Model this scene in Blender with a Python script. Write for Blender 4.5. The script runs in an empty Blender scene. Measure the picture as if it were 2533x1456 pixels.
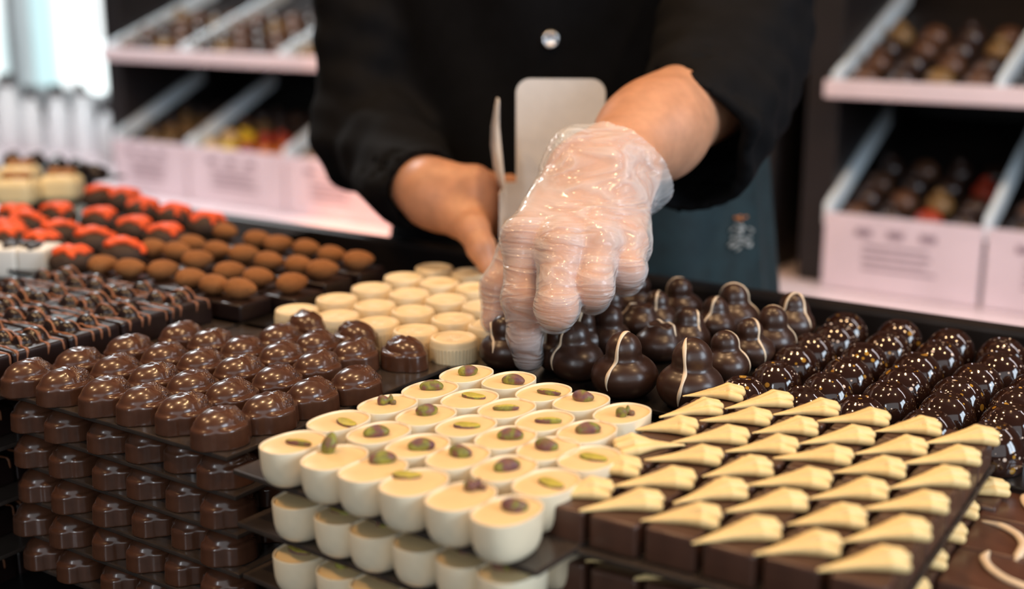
import bpy, bmesh, math, random
import numpy as np
from mathutils import Vector, Matrix, Quaternion
rnd = random.Random(7)
C = bpy.context.scene.collection
SC = bpy.context.scene
# ------------------------------------------------------------------ camera frame
FPX, CXP, CYP, TH = 3100.0, 1266.5, 728.0, math.radians(14.0)
ZC = 1.26
CAM = np.array([0, 0, ZC])
FW = np.array([0, math.cos(TH), -math.sin(TH)]); RT = np.array([1., 0, 0]); UP = np.cross(RT, FW)
def ray(u, v): return FW + RT*(u-CXP)/FPX - UP*(v-CYP)/FPX
def at_d(u, v, d): return CAM + ray(u, v)*d
def on_z(u, v, z):
    r = ray(u, v); return CAM + r*((z-ZC)/r[2])
PSI = math.radians(-34.0)
AX = np.array([math.cos(PSI), math.sin(PSI), 0]); BX = np.array([-math.sin(PSI), math.cos(PSI), 0])
def on_b(u, v, b):
    r = ray(u, v); return CAM + r*(b/(r@BX))
def ab(a, b, z): return AX*a + BX*b + np.array([0, 0, z])
# ------------------------------------------------------------------ objects
def tag(o, label, cat=None, group=None, kind=None):
    if label: o['label'] = label
    if cat: o['category'] = cat
    if group: o['group'] = group
    if kind: o['kind'] = kind
    return o
def link(o, parent=None):
    C.objects.link(o)
    if parent is not None: o.parent = parent
    return o
def empty(name, loc=(0, 0, 0), rz=0.0):
    o = bpy.data.objects.new(name, None); o.empty_display_size = .02
    o.location = loc; o.rotation_euler = (0, 0, rz); C.objects.link(o); return o
def mesh(name, V, F, mat, smooth=True):
    me = bpy.data.meshes.new(name)
    me.from_pydata([tuple(map(float, p)) for p in V], [], [tuple(map(int, f)) for f in F])
    me.validate(); me.update()
    if smooth: me.polygons.foreach_set('use_smooth', [True]*len(me.polygons))
    for m in (mat if isinstance(mat, (list, tuple)) else [mat]): me.materials.append(m)
    return me
def ob(name, me, parent=None, loc=None):
    o = bpy.data.objects.new(name, me); link(o, parent)
    if loc is not None: o.location = loc
    return o
def bm_mesh(name, bm, mat, smooth=False):
    me = bpy.data.meshes.new(name); bmesh.ops.recalc_face_normals(bm, faces=bm.faces[:]); bm.to_mesh(me); bm.free()
    if smooth: me.polygons.foreach_set('use_smooth', [True]*len(me.polygons))
    me.materials.append(mat); return me
def add_box(bm, lo, hi, M=None, bev=0.0, seg=2):
    r = bmesh.ops.create_cube(bm, size=1)
    lo, hi = Vector(lo), Vector(hi)
    for v in r['verts']: v.co = Vector([lo[i]+(v.co[i]+.5)*(hi[i]-lo[i]) for i in range(3)])
    vs = r['verts']
    if bev > 0:
        es = list({e for v in vs for e in v.link_edges})
        rr = bmesh.ops.bevel(bm, geom=es, offset=bev, segments=seg, affect='EDGES', profile=.6)
        vs = list({v for f in rr['faces'] for v in f.verts} | {v for v in vs if v.is_valid})
    if M is not None: bmesh.ops.transform(bm, matrix=M, verts=vs)
    return vs
def box_me(name, lo, hi, mat, bev=0.0, M=None, seg=2, smooth=False):
    bm = bmesh.new(); add_box(bm, lo, hi, M, bev, seg); return bm_mesh(name, bm, mat, smooth)
M_AB = Matrix(((AX[0], BX[0], 0, 0), (AX[1], BX[1], 0, 0), (0, 0, 1, 0), (0, 0, 0, 1)))
def ab_box(name, lo, hi, mat, bev=0.0): return box_me(name, lo, hi, mat, bev, M_AB)
# ------------------------------------------------------------------ distance fields -> meshes
def smin(a, b, k):
    h = np.maximum(k-np.abs(a-b), 0)/k
    return np.minimum(a, b)-h*h*k*.25
def smax(a, b, k): return -smin(-a, -b, k)
def cap(P, a, b, ra, rb):
    a = np.asarray(a, float); b = np.asarray(b, float); ba = b-a
    t = np.clip(((P-a)@ba)/(ba@ba+1e-12), 0, 1)
    return np.linalg.norm(P-a-t[:, None]*ba, axis=1)-(ra+(rb-ra)*t)
def capf(P, a, b, ra, rb, nrm, flat):
    """tapered capsule squashed along the direction nrm by the factor flat"""
    a = np.asarray(a, float); b = np.asarray(b, float); n = np.asarray(nrm, float); n = n/np.linalg.norm(n)
    ba = b-a; t = np.clip(((P-a)@ba)/(ba@ba+1e-12), 0, 1)
    q = P-a-t[:, None]*ba; qn = q@n
    q = q+np.outer(qn*(1/flat-1), n)
    return (np.linalg.norm(q, axis=1)-(ra+(rb-ra)*t))*min(1, flat)
def ell(P, c, r):
    p = (P-np.asarray(c, float)); r = np.asarray(r, float)
    k0 = np.linalg.norm(p/r, axis=1); k1 = np.linalg.norm(p/(r*r), axis=1)+1e-9
    return k0*(k0-1)/k1
def rbox(P, c, h, r):
    q = np.abs(P-np.asarray(c, float))-(np.asarray(h, float)-r)
    return np.linalg.norm(np.maximum(q, 0), axis=1)+np.minimum(q.max(1), 0)-r
_nd = {}
def noi(P, freq, seed=0, n=7):
    if (seed, n) not in _nd:
        g = np.random.default_rng(seed); d = g.normal(size=(n, 3)); d /= np.linalg.norm(d, axis=1)[:, None]
        _nd[(seed, n)] = (d*g.uniform(.6, 1.5, (n, 1)), g.uniform(0, 6.28, n))
    d, ph = _nd[(seed, n)]
    return np.sin(P@(d.T*freq)+ph).sum(1)/math.sqrt(n)
def snet(fn, lo, hi, h):
    lo = np.asarray(lo, float); hi = np.asarray(hi, float)
    n = np.maximum(np.ceil((hi-lo)/h).astype(int)+1, 3)
    ax = [lo[i]+h*np.arange(n[i]) for i in range(3)]
    V = np.empty(n)
    YZ = np.stack(np.meshgrid(ax[1], ax[2], indexing='ij'), -1).reshape(-1, 2)
    step = max(1, 400000//len(YZ))
    for i in range(0, n[0], step):
        xs = ax[0][i:i+step]
        P = np.concatenate([np.repeat(xs, len(YZ))[:, None], np.tile(YZ, (len(xs), 1))], 1)
        V[i:i+step] = fn(P).reshape(len(xs), n[1], n[2])
    S = V < 0
    cnt = np.zeros(n-1, int)
    for dx in (0, 1):
        for dy in (0, 1):
            for dz in (0, 1): cnt += S[dx:n[0]-1+dx, dy:n[1]-1+dy, dz:n[2]-1+dz]
    act = (cnt > 0) & (cnt < 8)
    I = np.argwhere(act); idx = -np.ones(n-1, int); idx[act] = np.arange(len(I))
    acc = np.zeros((len(I), 3)); num = np.zeros(len(I))
    cs = [(x, y, z) for x in (0, 1) for y in (0, 1) for z in (0, 1)]
    for a in cs:
        for b in cs:
            if sum(abs(p-q) for p, q in zip(a, b)) == 1 and a < b:
                va = V[tuple((I+a).T)]; vb = V[tuple((I+b).T)]; m = (va < 0) != (vb < 0)
                t = np.where(m, va/(np.where(m, va-vb, 1)), 0)
                pt = np.array(a)+t[:, None]*(np.array(b)-np.array(a))
                acc[m] += pt[m]; num[m] += 1
    verts = lo+h*(I+acc/num[:, None])
    F = []
    for k in range(3):
        s0 = [slice(None)]*3; s1 = [slice(None)]*3; s0[k] = slice(0, -1); s1[k] = slice(1, None)
        A, B = S[tuple(s0)], S[tuple(s1)]
        E = np.argwhere(A != B); o1, o2 = [(1, 2), (2, 0), (0, 1)][k]
        E = E[(E[:, o1] > 0) & (E[:, o2] > 0) & (E[:, o1] < n[o1]-1) & (E[:, o2] < n[o2]-1)]
        d1 = np.zeros(3, int); d1[o1] = 1; d2 = np.zeros(3, int); d2[o2] = 1
        q = np.stack([idx[tuple((E-d1-d2).T)], idx[tuple((E-d2).T)], idx[tuple(E.T)], idx[tuple((E-d1).T)]], 1)
        fl = ~A[tuple(E.T)]; q[fl] = q[fl][:, ::-1]
        F.append(q[(q >= 0).all(1)])
    return verts, np.concatenate(F)
def sd(name, fn, lo, hi, h, mat): return mesh(name, *snet(fn, lo, hi, h), mat)
def march(fn, start, target, n=60):
    """points where the straight way from each start to target first meets the surface"""
    p = np.array(start, float); d = np.asarray(target, float)-p; L = np.linalg.norm(d, axis=1)[:, None]; d = d/L
    tr = np.zeros(len(p))
    for _ in range(n):
        s = fn(p+d*tr[:, None]); tr += np.clip(s, -.001, .004)*.8; tr = np.minimum(tr, L[:, 0])
    return p+d*tr[:, None]
def tube(pts, rad, sides=8, flat=None, nrm=None):
    """closed tube along pts; rad a list; nrm/flat squash it against a surface"""
    pts = np.asarray(pts, float); n = len(pts); V = []; F = []
    T = np.gradient(pts, axis=0); T /= np.linalg.norm(T, axis=1)[:, None]+1e-12
    up = np.array([0, 0, 1.]) if nrm is None else None
    for i in range(n):
        nn = np.asarray(nrm[i]) if nrm is not None else up
        s = np.cross(T[i], nn); ls = np.linalg.norm(s)
        if ls < 1e-4: s = np.cross(T[i], [1, .2, 0]); ls = np.linalg.norm(s)
        s /= ls; m = np.cross(s, T[i])
        for k in range(sides):
            a = 2*math.pi*k/sides
            V.append(pts[i]+rad[i]*(s*math.cos(a)+m*math.sin(a)*(flat or 1)))
    for i in range(n-1):
        for k in range(sides):
            k2 = (k+1) % sides
            F.append((i*sides+k, i*sides+k2, (i+1)*sides+k2, (i+1)*sides+k))
    V.append(pts[0]); V.append(pts[-1])
    for k in range(sides):
        F.append((n*sides, (k+1) % sides, k)); F.append((n*sides+1, (n-1)*sides+k, (n-1)*sides+(k+1) % sides))
    return V, F
def joinvf(parts):
    V = []; F = []
    for v, f in parts:
        o = len(V); V += [tuple(p) for p in v]; F += [tuple(i+o for i in q) for q in f]
    return V, F
def lathe(prof, seg=48, ax=1.0, ay=1.0, ex=2.0, mod=None):
    """prof: (r, z) from the axis outwards or closed by r=0 ends; superellipse outline"""
    V = []; F = []; n = len(prof)
    for r, z in prof:
        for k in range(seg):
            t = 2*math.pi*k/seg; c, s = math.cos(t), math.sin(t)
            q = (abs(c)**ex+abs(s)**ex)**(-1/ex)
            m = mod(k, z) if mod else 1.0
            V.append((r*ax*q*c*m, r*ay*q*s*m, z))
    for i in range(n-1):
        for k in range(seg):
            k2 = (k+1) % seg
            F.append((i*seg+k, i*seg+k2, (i+1)*seg+k2, (i+1)*seg+k))
    F.append(tuple(range(seg-1, -1, -1))); F.append(tuple((n-1)*seg+k for k in range(seg)))
    return V, F
# ------------------------------------------------------------------ materials
def nodes(name):
    m = bpy.data.materials.new(name); m.use_nodes = True; nt = m.node_tree
    return m, nt, nt.nodes['Principled BSDF'], nt.nodes['Material Output']
def setp(p, **k):
    names = dict(col='Base Color', rough='Roughness', spec='Specular IOR Level', coat='Coat Weight', crough='Coat Roughness',
                 sss='Subsurface Weight', metal='Metallic', trans='Transmission Weight', ior='IOR', sheen='Sheen Weight', alpha='Alpha')
    for a, v in k.items():
        p.inputs[names[a]].default_value = (*v, 1) if a == 'col' else v
def coords(nt, scale=None, kind='Object'):
    tc = nt.nodes.new('ShaderNodeTexCoord'); out = tc.outputs[kind]
    if scale is not None:
        mp = nt.nodes.new('ShaderNodeMapping'); mp.inputs['Scale'].default_value = scale
        nt.links.new(out, mp.inputs['Vector']); out = mp.outputs['Vector']
    return out
def noise_node(nt, vec, scale, detail=3, rough=.5):
    n = nt.nodes.new('ShaderNodeTexNoise'); n.inputs['Scale'].default_value = scale; n.inputs['Detail'].default_value = detail
    n.inputs['Roughness'].default_value = rough
    if vec is not None: nt.links.new(vec, n.inputs['Vector'])
    return n
def ramp(nt, fac, stops):
    r = nt.nodes.new('ShaderNodeValToRGB'); e = r.color_ramp.elements
    while len(e) < len(stops): e.new(.5)
    for i, (p, c) in enumerate(stops):
        e[i].position = p; e[i].color = (*c, 1) if not isinstance(c, (int, float)) else (c, c, c, 1)
    nt.links.new(fac, r.inputs['Fac']); return r
def bump(nt, p, h, strength, dist):
    b = nt.nodes.new('ShaderNodeBump'); b.inputs['Strength'].default_value = strength; b.inputs['Distance'].default_value = dist
    nt.links.new(h, b.inputs['Height']); nt.links.new(b.outputs['Normal'], p.inputs['Normal']); return b
def mat(name, col, rough=.5, nscale=None, amt=.15, bstr=0.0, bdist=.0005, bscale=None, **k):
    """plain surface with a slight procedural variation of colour and relief"""
    m, nt, p, o = nodes(name); setp(p, col=col, rough=rough, **k)
    if nscale:
        c = coords(nt); n = noise_node(nt, c, nscale, 4)
        r = ramp(nt, n.outputs['Fac'], [(.3, tuple(x*(1-amt) for x in col)), (.7, tuple(min(1, x*(1+amt)) for x in col))])
        nt.links.new(r.outputs['Color'], p.inputs['Base Color'])
        if bstr:
            n2 = noise_node(nt, c, bscale or nscale*3, 4); bump(nt, p, n2.outputs['Fac'], bstr, bdist)
    return m
def emis(name, col, s):
    m, nt, p, o = nodes(name); p.inputs['Base Color'].default_value = (0, 0, 0, 1)
    p.inputs['Emission Color'].default_value = (*col, 1); p.inputs['Emission Strength'].default_value = s; return m

MILK = (.085, .034, .018); DARK = (.036, .015, .010)
def praline_mat():
    m, nt, p, o = nodes('milk_chocolate_shell'); setp(p, col=MILK, rough=.25, coat=.3, crough=.10)
    c = coords(nt); n = noise_node(nt, c, 160, 2)
    r = ramp(nt, n.outputs['Fac'], [(.3, tuple(x*.85 for x in MILK)), (.7, tuple(x*1.12 for x in MILK))]); nt.links.new(r.outputs['Color'], p.inputs['Base Color'])
    sx = nt.nodes.new('ShaderNodeSeparateXYZ'); nt.links.new(c, sx.inputs[0])
    # grainy cast-in crumbs on the back half of the top
    a = nt.nodes.new('ShaderNodeMath'); a.operation = 'MULTIPLY_ADD'; nt.links.new(sx.outputs['Y'], a.inputs[0]); a.inputs[1].default_value = 160; a.inputs[2].default_value = -.25; a.use_clamp = True
    b = nt.nodes.new('ShaderNodeMath'); b.operation = 'MULTIPLY_ADD'; nt.links.new(sx.outputs['Z'], b.inputs[0]); b.inputs[1].default_value = 300; b.inputs[2].default_value = -2.8; b.use_clamp = True
    ml = nt.nodes.new('ShaderNodeMath'); ml.operation = 'MULTIPLY'; nt.links.new(a.outputs[0], ml.inputs[0]); nt.links.new(b.outputs[0], ml.inputs[1])
    vo = nt.nodes.new('ShaderNodeTexVoronoi'); vo.inputs['Scale'].default_value = 900; nt.links.new(c, vo.inputs['Vector'])
    mh = nt.nodes.new('ShaderNodeMath'); mh.operation = 'MULTIPLY'; nt.links.new(vo.outputs['Distance'], mh.inputs[0]); nt.links.new(ml.outputs[0], mh.inputs[1])
    bump(nt, p, mh.outputs[0], .8, .0012)
    return m
def speckle_mat():
    m, nt, p, o = nodes('speckled_dark_chocolate'); setp(p, rough=.1, coat=.5, crough=.04)
    oi = nt.nodes.new('ShaderNodeObjectInfo'); c = coords(nt)
    mu = nt.nodes.new('ShaderNodeVectorMath'); mu.operation = 'ADD'; nt.links.new(c, mu.inputs[0])
    sc = nt.nodes.new('ShaderNodeMath'); sc.operation = 'MULTIPLY'; sc.inputs[1].default_value = 7; nt.links.new(oi.outputs['Random'], sc.inputs[0])
    cb = nt.nodes.new('ShaderNodeCombineXYZ')
    for i in range(3): nt.links.new(sc.outputs[0], cb.inputs[i])
    nt.links.new(cb.outputs[0], mu.inputs[1])
    base = (.028, .011, .007); prev = None
    layers = [(190, .24, .80, (.80, .66, .55)), (430, .30, .62, (.80, .66, .55)), (150, .32, .74, (.38, .20, .03)), (240, .30, .70, (.42, .22, .03))]
    cur = None
    for i, (s, rad, thr, col) in enumerate(layers):
        v = nt.nodes.new('ShaderNodeTexVoronoi'); v.inputs['Scale'].default_value = s; nt.links.new(mu.outputs[0], v.inputs['Vector'])
        sep = nt.nodes.new('ShaderNodeSeparateColor'); nt.links.new(v.outputs['Color'], sep.inputs[0])
        # a cell carries a dot when its random value is high; the dot's size varies
        g = nt.nodes.new('ShaderNodeMath'); g.operation = 'GREATER_THAN'; nt.links.new(sep.outputs[0], g.inputs[0]); g.inputs[1].default_value = thr
        rr = nt.nodes.new('ShaderNodeMath'); rr.operation = 'MULTIPLY'; nt.links.new(sep.outputs[1], rr.inputs[0]); rr.inputs[1].default_value = rad
        l = nt.nodes.new('ShaderNodeMath'); l.operation = 'LESS_THAN'; nt.links.new(v.outputs['Distance'], l.inputs[0]); nt.links.new(rr.outputs[0], l.inputs[1])
        f = nt.nodes.new('ShaderNodeMath'); f.operation = 'MULTIPLY'; nt.links.new(g.outputs[0], f.inputs[0]); nt.links.new(l.outputs[0], f.inputs[1])
        mx = nt.nodes.new('ShaderNodeMix'); mx.data_type = 'RGBA'; nt.links.new(f.outputs[0], mx.inputs['Factor'])
        if cur is None: mx.inputs['A'].default_value = (*base, 1)
        else: nt.links.new(cur, mx.inputs['A'])
        mx.inputs['B'].default_value = (*col, 1); cur = mx.outputs['Result']
    nt.links.new(cur, p.inputs['Base Color']); return m
def pistachio_mat():
    m, nt, p, o = nodes('pistachio_kernel'); setp(p, rough=.5)
    oi = nt.nodes.new('ShaderNodeObjectInfo'); c = coords(nt)
    n = noise_node(nt, c, 190, 3); n.noise_dimensions = '4D'
    sc = nt.nodes.new('ShaderNodeMath'); sc.operation = 'MULTIPLY'; sc.inputs[1].default_value = 40; nt.links.new(oi.outputs['Random'], sc.inputs[0]); nt.links.new(sc.outputs[0], n.inputs['W'])
    r = ramp(nt, n.outputs['Fac'], [(.33, (.30, .30, .045)), (.45, (.17, .16, .035)), (.53, (.20, .085, .06)), (.66, (.13, .055, .07))])
    nt.links.new(r.outputs['Color'], p.inputs['Base Color'])
    n2 = noise_node(nt, c, 700, 3); bump(nt, p, n2.outputs['Fac'], .5, .0004); return m
M = {}
M['praline'] = praline_mat()
M['speckled'] = speckle_mat()
M['kernel'] = pistachio_mat()
M['kernel_cut'] = mat('pistachio_cut_face', (.50, .42, .06), .5, 300, .3, .3, .0003)
M['milk'] = mat('milk_chocolate', (.10, .042, .026), .33, 120, .15, .08, .0004, coat=.15, crough=.2)
M['enrobed'] = mat('dark_enrobed_chocolate', (.042, .018, .011), .34, 90, .2, .12, .0005, 140, coat=.15, crough=.2)
M['bar'] = mat('bar_chocolate', (.078, .034, .021), .36, 90, .18, .1, .0005, 140, coat=.15, crough=.2)
M['dark'] = mat('dark_chocolate', (.017, .009, .008), .28, 90, .2, .1, .0005, 120, coat=.1)
M['cocoa'] = mat('cocoa_dusted', (.30, .115, .032), .9, 900, .35, .5, .0006, 1400)
M['truffle'] = mat('cocoa_dark_mound', (.055, .028, .016), .7, 300, .3, .4, .0007, 500)
M['red'] = mat('coral_red_icing', (.90, .105, .018), .55, 250, .15, .4, .0006, 400)
M['drizzle'] = mat('milk_drizzle', (.27, .105, .05), .4, 200, .12)
M['cream'] = mat('cream_chocolate_stripe', (.78, .62, .44), .45, 200, .06, sss=.0)
M['swirl'] = mat('piped_cream_chocolate', (.90, .66, .30), .5, 150, .05, .1, .0003, 300)
M['white_shell'] = mat('white_chocolate_shell', (.90, .77, .55), .42, 150, .03, .05, .0003, 300)
M['white_fill'] = mat('white_ganache', (.91, .66, .33), .38, 80, .04, .08, .0005, 120)
M['white_cap'] = mat('ivory_chocolate', (.92, .74, .46), .42, 150, .03)
M['ivory_block'] = mat('pale_yellow_chocolate', (.92, .76, .44), .5, 60, .05)
M['white_block'] = mat('snow_white_chocolate', (.86, .85, .80), .45, 60, .03)
M['nut'] = mat('toasted_nut', (.36, .15, .04), .6, 300, .3)
M['tray'] = mat('smoked_acrylic', (.045, .034, .028), .22, 60, .25, .05, .0004, 900)
M['tray_black'] = mat('black_acrylic', (.012, .010, .009), .25, 60, .25)
M['counter'] = mat('black_counter', (.010, .009, .009), .3, 20, .3)
M['rail'] = mat('dark_brown_rail', (.013, .009, .008), .4, 20, .3)
M['skin'] = mat('skin', (.58, .29, .17), .45, 90, .12, .12, .0006, 350, sss=.08)
M['nail'] = mat('fingernail', (.66, .38, .28), .3, 200, .05)
M['jacket'] = mat('black_cotton', (.0028, .0028, .0036), .85, 60, .3, .3, .001, 1600, spec=.16)
M['trousers'] = mat('black_twill', (.009, .009, .011), .85, 60, .3)
M['cool_lit_cloth'] = mat('dark_cloth_cool_light', (.008, .024, .029), .75, 60, .3, .2, .001, 900)  # cool side light on black clothing mixed into this teal
M['badge'] = mat('pale_embroidery', (.42, .42, .40), .8, 300, .4)
M['badge_o'] = mat('orange_embroidery', (.6, .2, .06), .8, 300, .3)
M['metal'] = mat('steel_snap', (.7, .7, .72), .25, 200, .1, metal=1.0)
M['card'] = mat('white_card', (.74, .70, .66), .6, 120, .03)
M['worktop'] = mat('pink_lit_white_laminate', (.84, .70, .73), .35, 12, .05)  # white laminate; the pink light on it is put into the colour
M['panel'] = mat('pink_lit_bin_front', (.74, .62, .67), .5, 12, .06)  # white fronts, tinted here by the pink light that falls on them
M['ink'] = mat('grey_print', (.30, .22, .26), .7, 80, .2)
M['shelf_dark'] = mat('dark_shelf_board', (.012, .009, .009), .5, 12, .3)
M['wall'] = mat('dark_shop_wall', (.020, .015, .016), .7, 6, .3)
M['floor'] = mat('dark_floor', (.03, .027, .025), .5, 4, .3)
M['ceil'] = mat('grey_ceiling', (.25, .25, .25), .8, 4, .1)
M['acrylic'] = mat('frosted_acrylic_edge', (.80, .90, .95), .3, 20, .03, coat=.3)
M['frame_w'] = mat('white_window_frame', (.72, .78, .80), .5, 10, .05)
M['jar'] = mat('white_ceramic', (.85, .86, .88), .3, 10, .03)
M['jar_d'] = mat('dark_lid', (.05, .045, .045), .4, 10, .2)
BINC = [mat('bin_dark', (.035, .016, .01), .3, 80, .3, coat=.2), mat('bin_milk', (.10, .042, .02), .35, 80, .3), mat('bin_gold', (.20, .11, .035), .4, 80, .3),
        mat('bin_yellow', (.80, .52, .01), .45, 40, .1), mat('bin_ivory', (.78, .55, .28), .5, 40, .1), mat('bin_red', (.36, .035, .012), .4, 40, .2), mat('bin_orange', (.62, .17, .012), .45, 40, .15)]
def film_mat():
    m, nt, p, o = nodes('clear_plastic_film'); setp(p, col=(.92, .93, .95), rough=.13, spec=.7)
    c = coords(nt, None, 'Object')
    w = nt.nodes.new('ShaderNodeTexNoise'); w.inputs['Scale'].default_value = 17; w.inputs['Detail'].default_value = 3.5; w.inputs['Distortion'].default_value = .8
    mp = nt.nodes.new('ShaderNodeMapping'); mp.inputs['Scale'].default_value = (.7, 1.2, 3.2); mp.inputs['Rotation'].default_value = (0, .35, .2)
    nt.links.new(c, mp.inputs['Vector']); nt.links.new(mp.outputs['Vector'], w.inputs['Vector'])
    r = nt.nodes.new('ShaderNodeMath'); r.operation = 'PINGPONG'; r.inputs[1].default_value = .09; nt.links.new(w.outputs['Fac'], r.inputs[0])
    bump(nt, p, r.outputs[0], .8, .012)
    lw = nt.nodes.new('ShaderNodeLayerWeight'); lw.inputs['Blend'].default_value = .35
    ad = nt.nodes.new('ShaderNodeMath'); ad.operation = 'MULTIPLY_ADD'; nt.links.new(lw.outputs['Facing'], ad.inputs[0]); ad.inputs[1].default_value = .45; ad.inputs[2].default_value = .12
    r2 = nt.nodes.new('ShaderNodeMath'); r2.operation = 'MULTIPLY_ADD'; nt.links.new(r.outputs[0], r2.inputs[0]); r2.inputs[1].default_value = 2.2; nt.links.new(ad.outputs[0], r2.inputs[2]); r2.use_clamp = True
    t = nt.nodes.new('ShaderNodeBsdfTransparent'); mx = nt.nodes.new('ShaderNodeMixShader')
    nt.links.new(r2.outputs[0], mx.inputs[0]); nt.links.new(t.outputs[0], mx.inputs[1]); nt.links.new(p.outputs[0], mx.inputs[2])
    nt.links.new(mx.outputs[0], o.inputs['Surface']); return m
M['film'] = film_mat()
def glass_mat():
    m, nt, p, o = nodes('window_glass'); setp(p, col=(.9, .95, .95), rough=.02)
    t = nt.nodes.new('ShaderNodeBsdfTransparent'); mx = nt.nodes.new('ShaderNodeMixShader'); mx.inputs[0].default_value = .06
    nt.links.new(t.outputs[0], mx.inputs[1]); nt.links.new(p.outputs[0], mx.inputs[2]); nt.links.new(mx.outputs[0], o.inputs['Surface']); return m
M['glass'] = glass_mat()
# ------------------------------------------------------------------ the sweets: one set of meshes per kind
cm = .01
def praline_fn(seed):
    def fn(P):
        p = P/cm; x, y, z = p[:, 0], p[:, 1], p[:, 2]
        fl = 1+.035*np.clip(1.2-z, 0, 1.2)
        def oval(a, b, n=2.6): return ((np.abs(x/(a*fl))**n+np.abs(y/(b*fl))**n)**(1/n)-1)*min(a, b)
        plan = smin(oval(1.43, 1.18), oval(1.02, 1.66), .12)
        body = smax(plan, z-1.12, .22); body = smax(body, -z, .04)
        bean = ell(p, (.0, -.14, 1.0), (1.12, 1.38, .86))
        back = ell(p, (.10, .62, 1.05), (.86, .72, .70))
        top = smin(bean, back, .16)
        m = np.clip((y+.35)/.6+np.clip(z-1.5, 0, 1)*1.3, 0, 1)*np.clip((z-1.0)*2.5, 0, 1)
        n = noi(p, 7.0, seed, 12)*.5+noi(p, 13.0, seed+1, 12)*.35
        top = top-m*np.clip(n, -.6, 1.2)*.085
        return smin(body, top, .10)*cm
    return fn
def mk_praline():
    return [sd('nut_praline', praline_fn(s), (-.017, -.0195, -.001), (.017, .0195, .0205), .00062, M['praline']) for s in (3, 11, 23)]
# cups with pistachio
def mk_cup():
    out = {}
    A_, B_, H_ = .01262, .0170, .0192
    prof = [(.02, 0), (.60, .0002), (.74, .0009), (.84, .0024), (.915, .0048), (.965, .0082), (.988, .013), (1.0, H_-.0004), (.995, H_), (.955, H_), (.94, H_-.0006), (.93, H_-.003), (.02, H_-.003)]
    V, F = lathe(prof, 72, A_, B_, 2.35); out['shell'] = mesh('shell', V, F, M['white_shell'])
    V, F = lathe([(.02, H_-.004), (.925, H_-.004), (.945, H_-.0012), (.90, H_-.0009), (.5, H_-.0006), (.02, H_-.0005)], 72, A_, B_, 2.35)
    out['filling'] = mesh('filling', V, F, M['white_fill'])
    def whole(P):
        q = P/cm; d = ell(q, (0, 0, .20), (.56, .31, .27)); d = d+.03*noi(q, 6, 5); return d*cm
    def plump(P):
        q = P/cm; d = ell(q, (0, 0, .22), (.46, .33, .30)); d = smin(d, ell(q, (.34, .05, .2), (.2, .14, .14)), .15)+.03*noi(q, 7, 9); return d*cm
    def half(P):
        q = P/cm; d = ell(q, (0, 0, .08), (.58, .30, .26)); d = smax(d, q[:, 2]-.15+.05*q[:, 0], .03)+.012*noi(q, 9, 2); return d*cm
    def sliver(P):
        q = P/cm; d = ell(q, (0, .06, .12), (.60, .20, .17)); d = smax(d, -ell(q, (0, .22, .22), (.52, .16, .2)), .04)+.012*noi(q, 9, 4); return d*cm
    def broken(P):
        q = P/cm; d = smin(ell(q, (-.15, 0, .16), (.26, .24, .26)), ell(q, (.16, .05, .20), (.13, .16, .32)), .05)
        d = smin(d, ell(q, (.28, -.12, .12), (.16, .12, .15)), .03)+.04*noi(q, 11, 8); return d*cm
    ks = []
    for nm, f in (('whole', whole), ('plump', plump), ('half', half), ('sliver', sliver), ('broken', broken)):
        me = sd('pistachio', (lambda P, f=f: f(P/1.15)*1.15), (-.0098, -.0066, -.0026), (.0098, .0066, .0092), .00048, M['kernel'] if nm != 'half' else M['kernel'])
        if nm in ('half', 'sliver'):
            me.materials.append(M['kernel_cut'])
            for pg in me.polygons:
                if pg.normal.z > .75 or (nm == 'sliver' and pg.normal.y > .45): pg.material_index = 1
        ks.append(me)
    out['kernels'] = ks; return out
# swirl bars
def mk_bar():
    b = {}
    b['base'] = [box_me('base', (-.0111, -.0148, 0), (.0111, .0148, .0155), M['bar'], .0016, seg=3, smooth=True),
                 box_me('base', (-.0110, -.0147, 0), (.0112, .0146, .0152), M['bar'], .0019, seg=3, smooth=True)]
    def swirl(seed, ln, wd):
        g = np.random.default_rng(seed)
        def fn(P):
            q = P/cm; d = None
            # a shell-piped swirl: ropes that leave a thin bent tail, climb side by side and end as rounded lobes
            bend = .10*(seed-2.5); tl = np.array([-ln*.66, bend*1.6, .04])
            for i, t in enumerate((-1.0, -.36, .30, .95)):
                at = abs(t); zz = (.30, .55, .50, .24)[i]
                hd = np.array([ln*.38-at*.30+.05*i, t*wd*.43, zz*.62]); pk = np.array([ln*.16-at*.10, t*wd*.36, zz]); mid = np.array([-ln*.18, t*wd*.15+bend*.5, .26-.06*at])
                s = smin(smin(cap(q, hd, pk, .235, .25), cap(q, pk, mid, .25, .15), .05), cap(q, mid, tl, .15, .045), .05)
                d = s if d is None else smin(d, s, .022)
            d = smin(d, smin(cap(q, (ln*.24, 0, .04), (-ln*.05, 0, .05), .40, .24), cap(q, (-ln*.05, 0, .05), (-ln*.35, bend*.7, .03), .2, .08), .1), .03)
            d = smax(d, -q[:, 2]-.03, .02)+.012*noi(q, 3, seed)
            return d*cm
        return sd('swirl', fn, (-.030, -.0135, -.001), (.0215, .0135, .0100), .00050, M['swirl'])
    b['swirl'] = [swirl(1, 3.2, 1.75), swirl(2, 3.5, 1.65), swirl(3, 3.0, 1.9), swirl(4, 3.3, 1.55)]
    return b
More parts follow.
